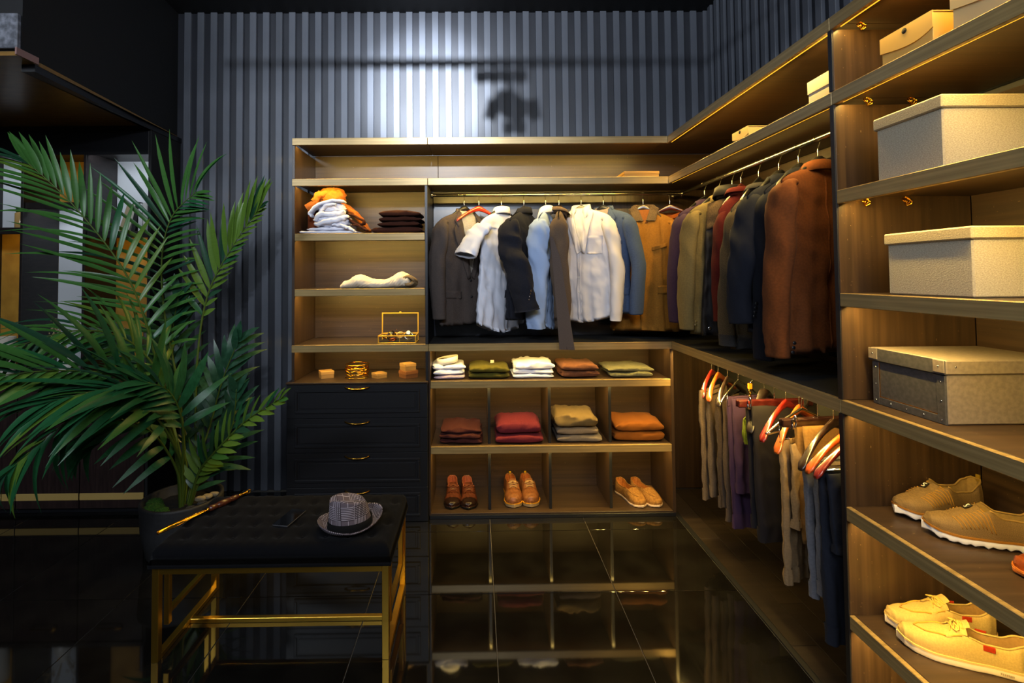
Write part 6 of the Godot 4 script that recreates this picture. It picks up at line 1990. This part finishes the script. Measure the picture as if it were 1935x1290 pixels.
	handle.call("ferrule", [Vector2(0.0005, -0.005), Vector2(0.009, -0.005), Vector2(0.011, 0.0), Vector2(0.009, 0.008), Vector2(0.0005, 0.008)], M.brass)
	handle.call("handle", [Vector2(0.0005, 0.008), Vector2(0.010, 0.008), Vector2(0.014, 0.02), Vector2(0.0125, 0.045), Vector2(0.011, 0.047), Vector2(0.011, 0.05), Vector2(0.0135, 0.052), Vector2(0.0155, 0.08), Vector2(0.0135, 0.115), Vector2(0.011, 0.118), Vector2(0.011, 0.122), Vector2(0.013, 0.125), Vector2(0.013, 0.15), Vector2(0.009, 0.165), Vector2(0.0005, 0.166)], wood_finish(Color(0.36, 0.15, 0.07)))
	handle.call("finial", [Vector2(0.0005, 0.166), Vector2(0.008, 0.167), Vector2(0.010, 0.174), Vector2(0.006, 0.182), Vector2(0.005, 0.2), Vector2(0.009, 0.208), Vector2(0.009, 0.216), Vector2(0.0005, 0.22)], M.brass)
	st = mk()
	var ring := []
	for j in 16:
		ring.append(Vector3(0, cos(TAU * j / 16.0) * 0.009 + 0.006, -0.450 + sin(TAU * j / 16.0) * 0.009))
	tube(st, ring, 0.003, 7, true)
	part(s, "hanging_ring", st, M.brass)
	# phone
	var ph := thing("phone", "black phone lying face up in the middle of the bench", "phone", Vector3(-0.858, top, -2.315), deg_to_rad(-12))
	lbox(ph, "body", Vector3(0, 0.005, 0), Vector3(0.074, 0.008, 0.152), plain(Color(0.5, 0.5, 0.52), 0.25, 0.9), 0.002)
	lbox(ph, "screen", Vector3(0, 0.0095, 0), Vector3(0.071, 0.0012, 0.149), plain(Color(0.01, 0.01, 0.012), 0.08), 0.0)
	# hat
	var h := thing("hat", "grey checked trilby hat with a black band on the bench's right end", "hat", Vector3(-0.565, top + 0.002, -2.245), deg_to_rad(28))
	var plaid := plaid_cloth()
	st = mk()
	rows = []
	for i in range(15):
		var t := i / 14.0
		var row := PackedVector3Array()
		for j in 64:
			var a := TAU * j / 64.0
			var r := lerpf(0.088, 0.147, t)
			var x := cos(a) * r * 1.0
			var z := sin(a) * r * 0.84
			var up := 0.034 * t * t * (0.25 + 0.75 * pow(absf(cos(a)), 1.5)) * (1.15 if cos(a) > 0 else 0.85) + 0.012 * t * t
			row.append(Vector3(x * (1.0 - 0.05 * t * t), 0.004 + up, z))
		rows.append(row)
	for i in range(14, -1, -1):
		var row := PackedVector3Array()
		for p in rows[i]:
			row.append(p + Vector3(0, -0.004, 0))
		rows.append(row)
	skin(st, rows, true)
	part(h, "brim", st, plaid)
	st = mk()
	rows = []
	for i in range(27):
		var t := i / 26.0
		var f := minf(t / 0.72, 1.0)
		var row := PackedVector3Array()
		for j in 64:
			var a := TAU * j / 64.0
			var r := lerpf(0.094, 0.078, f) * (1.0 if t < 0.72 else sqrt(maxf(1.0 - pow((t - 0.72) / 0.28, 2.4), 0.0)))
			var x := cos(a) * r * 1.02
			var z := sin(a) * r * 0.84
			var y := 0.112 * f + (0.012 * sin((t - 0.72) / 0.28 * PI / 2) if t > 0.72 else 0.0)
			# crown falls to the front, with a crease along the top and two dents
			y += f * (0.016 * cos(a) * r / 0.08 * -1.0)
			y -= 0.03 * smoothstep(0.55, 1.0, t) * exp(-pow(z / 0.02, 2.0)) * (1.0 if t > 0.6 else 0.0)
			if x < 0.0:
				z *= 1.0 - 0.28 * smoothstep(0.0, -0.08, x) * smoothstep(0.3, 0.8, t)
			row.append(Vector3(x - 0.01 * f, y + 0.003, z))
		rows.append(row)
	skin(st, rows, true, true)
	part(h, "crown", st, plaid)
	st = mk()
	rows = []
	for k in [[0.0955, 0.003], [0.0965, 0.006], [0.0935, 0.034], [0.091, 0.034]]:
		var row := PackedVector3Array()
		for j in 64:
			var a := TAU * j / 64.0
			row.append(Vector3(cos(a) * k[0] * 1.02 - 0.002, k[1] + 0.004, sin(a) * k[0] * 0.85))
		rows.append(row)
	skin(st, rows, true)
	part(h, "band", st, cloth(Color(0.05, 0.05, 0.055)))

func plaid_cloth() -> StandardMaterial3D:
	# glen check: alternating blocks of fine stripes both ways, thin pale window lines
	var s := 256
	var im := Image.create(s, s, false, Image.FORMAT_RGB8)
	var base := Color(0.40, 0.35, 0.38)
	var pale := Color(0.78, 0.74, 0.78)
	var deep := Color(0.17, 0.13, 0.16)
	for y in s:
		for x in s:
			var bx := (x / 64) % 2 == 0
			var by := (y / 64) % 2 == 0
			var sx := (x / 4) % 2 == 0
			var sy := (y / 4) % 2 == 0
			var c := base
			if bx and by:
				c = pale if sx != sy and sx else deep
			elif bx:
				c = pale.lerp(base, 0.35) if sx else deep
			elif by:
				c = pale.lerp(base, 0.35) if sy else deep
			else:
				c = base.darkened(0.12 if (x / 2 + y / 2) % 2 == 0 else 0.0)
				if x % 64 in [31, 32] or y % 64 in [31, 32]:
					c = pale
			im.set_pixel(x, y, c)
	var m := plain(Color.WHITE, 0.9)
	m.albedo_texture = ImageTexture.create_from_image(im)
	m.uv1_triplanar = true
	m.uv1_triplanar_sharpness = 6.0
	m.uv1_scale = Vector3.ONE * 4.6
	return m

# ---------------------------------------------------------------- palm
func leaflet_shape(droop: float, twist: float) -> ArrayMesh:
	# unit length along +x, V-folded along the midrib, narrowing to a hanging tip
	var st := mk()
	var rows := []
	for i in range(9):
		var t := i / 8.0
		var w := 0.5 * ease_list([[0.0, 0.25], [0.18, 0.85], [0.4, 1.0], [0.75, 0.7], [1.0, 0.02]], t)
		var y := -droop * t * t
		var x := t * (1.0 - 0.25 * droop * t)
		var tw := twist * t
		rows.append(PackedVector3Array([Vector3(x, y + w * 0.02 + sin(tw) * w * 0.05, -w * cos(tw)), Vector3(x, y - w * 0.012, 0), Vector3(x, y + w * 0.02 - sin(tw) * w * 0.05, w * cos(tw))]))
	skin(st, rows, false)
	st.generate_normals()
	st.index()
	return st.commit()

func palm() -> void:
	var o := thing("potted_palm", "tall areca palm with arching green fronds in a round black pot", "plant", Vector3(-1.71, 0, -2.95))
	var pot := mk()
	lathe(pot, [Vector2(0.001, 0.0), Vector2(0.165, 0.0), Vector2(0.178, 0.01), Vector2(0.205, 0.15), Vector2(0.213, 0.29), Vector2(0.212, 0.302), Vector2(0.2, 0.304), Vector2(0.192, 0.296), Vector2(0.188, 0.2), Vector2(0.001, 0.2)], 48)
	part(o, "pot", pot, noisy(Color(0.12, 0.12, 0.13), Color(0.16, 0.16, 0.17), 0.03, Vector3(4, 4, 4), 0.6))
	rng.seed = 21
	var soil := mk()
	var rows := []
	for i in range(8):
		var row := PackedVector3Array()
		for j in 36:
			var a := TAU * j / 36.0
			var r := 0.189 * i / 7.0 + 0.0005
			row.append(Vector3(cos(a) * r, 0.25 + 0.02 * nz.get_noise_3d(cos(a) * r * 900.0, 3.0, sin(a) * r * 900.0), sin(a) * r))
		rows.append(row)
	skin(soil, rows)
	part(o, "soil", soil, noisy(Color(0.05, 0.04, 0.03), Color(0.12, 0.1, 0.08), 0.08, Vector3(6, 6, 6), 0.95))
	var mossm := noisy(Color(0.10, 0.22, 0.03), Color(0.24, 0.42, 0.08), 0.1, Vector3(9, 9, 9), 0.95)
	for k in [[-0.11, 0.09, 0.05], [-0.04, 0.13, 0.035], [-0.15, 0.02, 0.04]]:
		part(o, "moss_clump", lump(Vector3(k[0], 0.262, k[1]), Vector3(k[2], 0.03, k[2] * 0.9), int(k[0] * -100), 0.3, 500.0), mossm)
	for k in 9:
		var st := mk()
		st = lump(Vector3.ZERO, Vector3(rng.randf_range(0.015, 0.03), 0.013, rng.randf_range(0.014, 0.024)), 70 + k, 0.1, 300.0)
		var a := rng.randf() * TAU
		part(o, "pebble", st, plain(Color(0.55, 0.5, 0.4) if k < 3 else Color(0.28, 0.27, 0.26), 0.7), Vector3(cos(a) * 0.13, 0.268, sin(a) * 0.13) if k > 2 else Vector3(0.09 + 0.025 * k, 0.275, -0.02 - 0.03 * k))
	var greens := []
	for c in [Color(0.21, 0.42, 0.15), Color(0.09, 0.34, 0.17), Color(0.32, 0.46, 0.12), Color(0.09, 0.26, 0.16)]:
		var m := noisy(c.darkened(0.15), c.lightened(0.1), 0.05, Vector3(1.5, 1.5, 14), 0.36)
		m.backlight_enabled = true
		m.backlight = Color(0.18, 0.3, 0.08)
		greens.append(m)
	var stemm := plain(Color(0.28, 0.36, 0.10), 0.5)
	var shapes := [leaflet_shape(0.08, 0.2), leaflet_shape(0.2, -0.3), leaflet_shape(0.35, 0.3), leaflet_shape(0.55, -0.2), leaflet_shape(0.8, 0.3)]
	var P := {
		"A": [Vector3(-1.714, 0.472, -2.950), Vector3(-1.797, 0.974, -2.880), Vector3(-1.879, 1.518, -2.750), Vector3(-2.054, 1.906, -2.600), Vector3(-2.254, 2.159, -2.500)],
		"B": [Vector3(-1.716, 0.461, -2.980), Vector3(-1.739, 0.898, -2.950), Vector3(-1.805, 1.331, -2.920), Vector3(-1.802, 1.666, -2.880), Vector3(-1.729, 1.905, -2.850), Vector3(-1.562, 2.040, -2.800)],
		"C": [Vector3(-1.682, 0.445, -3.020), Vector3(-1.675, 1.038, -3.020), Vector3(-1.605, 1.448, -3.000), Vector3(-1.438, 1.734, -2.950), Vector3(-1.245, 1.975, -2.900)],
		"D": [Vector3(-1.605, 0.437, -2.920), Vector3(-1.479, 0.580, -2.850), Vector3(-1.257, 0.783, -2.750), Vector3(-1.028, 0.927, -2.650)],
		"E": [Vector3(-1.744, 0.472, -2.950), Vector3(-1.763, 0.951, -2.850), Vector3(-1.855, 1.223, -2.700), Vector3(-1.991, 1.303, -2.500), Vector3(-2.152, 1.231, -2.300)],
		"F": [Vector3(-1.705, 0.491, -2.900), Vector3(-1.685, 0.801, -2.750), Vector3(-1.755, 1.067, -2.500), Vector3(-1.901, 1.145, -2.300), Vector3(-2.060, 1.152, -2.100)],
		"G": [Vector3(-1.699, 0.491, -2.900), Vector3(-1.654, 0.787, -2.700), Vector3(-1.663, 0.996, -2.500), Vector3(-1.722, 1.048, -2.350), Vector3(-1.861, 1.027, -2.200)],
		"H": [Vector3(-1.684, 0.476, -2.900), Vector3(-1.651, 0.802, -2.650), Vector3(-1.693, 0.987, -2.450), Vector3(-1.849, 0.919, -2.300), Vector3(-2.047, 0.713, -2.200)],
		"I": [Vector3(-1.665, 0.437, -3.000), Vector3(-1.607, 0.684, -3.050), Vector3(-1.539, 0.936, -3.050), Vector3(-1.415, 1.195, -3.000)],
		"J": [Vector3(-1.709, 0.461, -2.980), Vector3(-1.778, 0.887, -3.000), Vector3(-1.812, 1.199, -3.000), Vector3(-1.745, 1.451, -2.950)],
		"K": [Vector3(-1.702, 0.469, -2.880), Vector3(-1.738, 0.747, -2.700), Vector3(-1.862, 0.832, -2.600), Vector3(-1.982, 0.734, -2.500)],
		"L": [Vector3(-1.724, 0.403, -3.050), Vector3(-1.820, 0.736, -3.100), Vector3(-1.996, 0.991, -3.120), Vector3(-2.275, 1.191, -3.100)],
		"M": [Vector3(-1.606, 0.410, -2.950), Vector3(-1.501, 0.530, -2.950), Vector3(-1.425, 0.712, -2.950), Vector3(-1.381, 0.921, -2.900)],
		"N": [Vector3(-1.684, 0.461, -2.900), Vector3(-1.600, 0.772, -2.750), Vector3(-1.593, 0.973, -2.620), Vector3(-1.651, 1.053, -2.500)],
	}
	# [frond, leaf length, leaf width, bare share of the stem, pairs, angle, facing, green, droop, length of the left and of the right side]
	var F := [
		["A", 0.48, 0.015, 0.44, 23, 42.0, Vector3(0.55, 0.1, 0.83), 0, 1, 1.0, 0.75],
		["B", 0.54, 0.014, 0.42, 24, 62.0, Vector3(0.35, 0.1, 0.93), 0, 1, 1.0, 0.42],
		["C", 0.36, 0.018, 0.52, 18, 34.0, Vector3(0.3, 0.1, 0.95), 2, 0, 1.0, 0.35],
		["D", 0.22, 0.017, 0.15, 16, 40.0, Vector3(0.2, 0.25, 0.94), 2, 0, 1.0, 0.6],
		["E", 0.38, 0.015, 0.42, 18, 40.0, Vector3(0.5, 0.6, 0.6), 0, 3, 0.9, 1.0],
		["F", 0.48, 0.021, 0.40, 18, 40.0, Vector3(0.6, 0.3, 0.75), 0, 1, 0.7, 1.0],
		["G", 0.44, 0.020, 0.42, 14, 30.0, Vector3(0.5, 0.8, 0.4), 1, 2, 1.0, 1.0],
		["H", 0.38, 0.021, 0.36, 16, 34.0, Vector3(0.5, 0.75, 0.4), 1, 3, 1.0, 1.0],
		["I", 0.28, 0.022, 0.25, 13, 34.0, Vector3(0.4, 0.1, 0.9), 3, 2, 1.0, 1.0],
		["J", 0.30, 0.022, 0.3, 13, 36.0, Vector3(0.4, 0.1, 0.9), 3, 2, 1.0, 1.0],
		["K", 0.30, 0.024, 0.3, 13, 42.0, Vector3(0.4, 0.8, 0.5), 1, 3, 1.0, 1.0],
		["L", 0.36, 0.022, 0.35, 14, 38.0, Vector3(0.3, 0.5, 0.8), 3, 2, 1.0, 1.0],
		["M", 0.24, 0.020, 0.1, 13, 36.0, Vector3(0.2, 0.2, 0.95), 3, 1, 1.0, 1.0],
		["N", 0.36, 0.024, 0.45, 10, 40.0, Vector3(0.3, 0.7, 0.6), 1, 2, 1.0, 1.0],
	]
	rng.seed = 5
	var base := place_of(o)
	var singles := 0
	for f in F:
		var pts := smooth_path([Vector3(-1.71 + (P[f[0]][0].x + 1.71) * 0.4, 0.235, -2.95 + (P[f[0]][0].z + 2.95) * 0.4)] + P[f[0]], 10)
		var n := pts.size()
		var loc := []
		var rad := []
		for i in n:
			loc.append(pts[i] - base)
			rad.append(lerpf(0.0095, 0.0016, float(i) / n))
		var st := mk()
		tube(st, loc, rad, 7)
		var fr := part(o, "frond", st, stemm)
		var joined := mk()
		var far: bool = f[0] in ["I", "J", "L", "M", "K"]
		for k in range(f[4]):
			var u: float = f[3] + (1.0 - f[3]) * pow((k + 0.5) / f[4], 0.92)
			var idx := clampi(int(u * (n - 1)), 1, n - 2)
			var p: Vector3 = loc[idx].lerp(loc[mini(idx + 1, n - 1)], u * (n - 1) - idx)
			var t: Vector3 = (loc[idx + 1] - loc[idx - 1]).normalized()
			var nrm: Vector3 = f[6]
			nrm = (nrm - t * nrm.dot(t)).normalized()
			var side: Vector3 = nrm.cross(t).normalized()
			var v: float = (u - f[3]) / (1.0 - f[3])
			var ang: float = deg_to_rad(lerpf(f[5] * 1.25, f[5] * 0.45, v))
			for sd in [1.0, -1.0]:
				var ln: float = f[1] * (f[9] if sd > 0 else f[10]) * ease_list([[0.0, 0.7], [0.3, 1.0], [0.75, 0.85], [1.0, 0.5]], v) * rng.randf_range(0.88, 1.08)
				var dir: Vector3 = (t * cos(ang) + side * sd * sin(ang) + nrm * rng.randf_range(-0.06, 0.22)).normalized()
				var up: Vector3 = (Vector3.UP * 0.75 + nrm * 0.65).normalized()
				up = (up - dir * up.dot(dir)).normalized()
				var z: Vector3 = dir.cross(up).normalized()
				var bs := Basis(dir * ln, up * ln, z * f[2] * rng.randf_range(0.85, 1.15) * 2.0)
				var sh: ArrayMesh = shapes[clampi(f[8] + rng.randi_range(-1, 1), 0, 4)]
				if far or singles >= 296:
					joined.append_from(sh, 0, Transform3D(bs, p))
				else:
					singles += 1
					var lf := MeshInstance3D.new()
					lf.name = "leaflet"
					lf.mesh = sh
					lf.material_override = greens[f[7] if rng.randf() < 0.7 else rng.randi() % 4]
					lf.transform = Transform3D(bs, p)
					fr.add_child(lf, true)
		if far or singles >= 296:
			var lo := MeshInstance3D.new()
			lo.name = "leaflets"
			lo.mesh = joined.commit()
			if lo.mesh.get_surface_count() > 0:
				lo.material_override = greens[f[7]]
				lo.set_meta("kind", "stuff")
				fr.add_child(lo, true)
			else:
				lo.free()
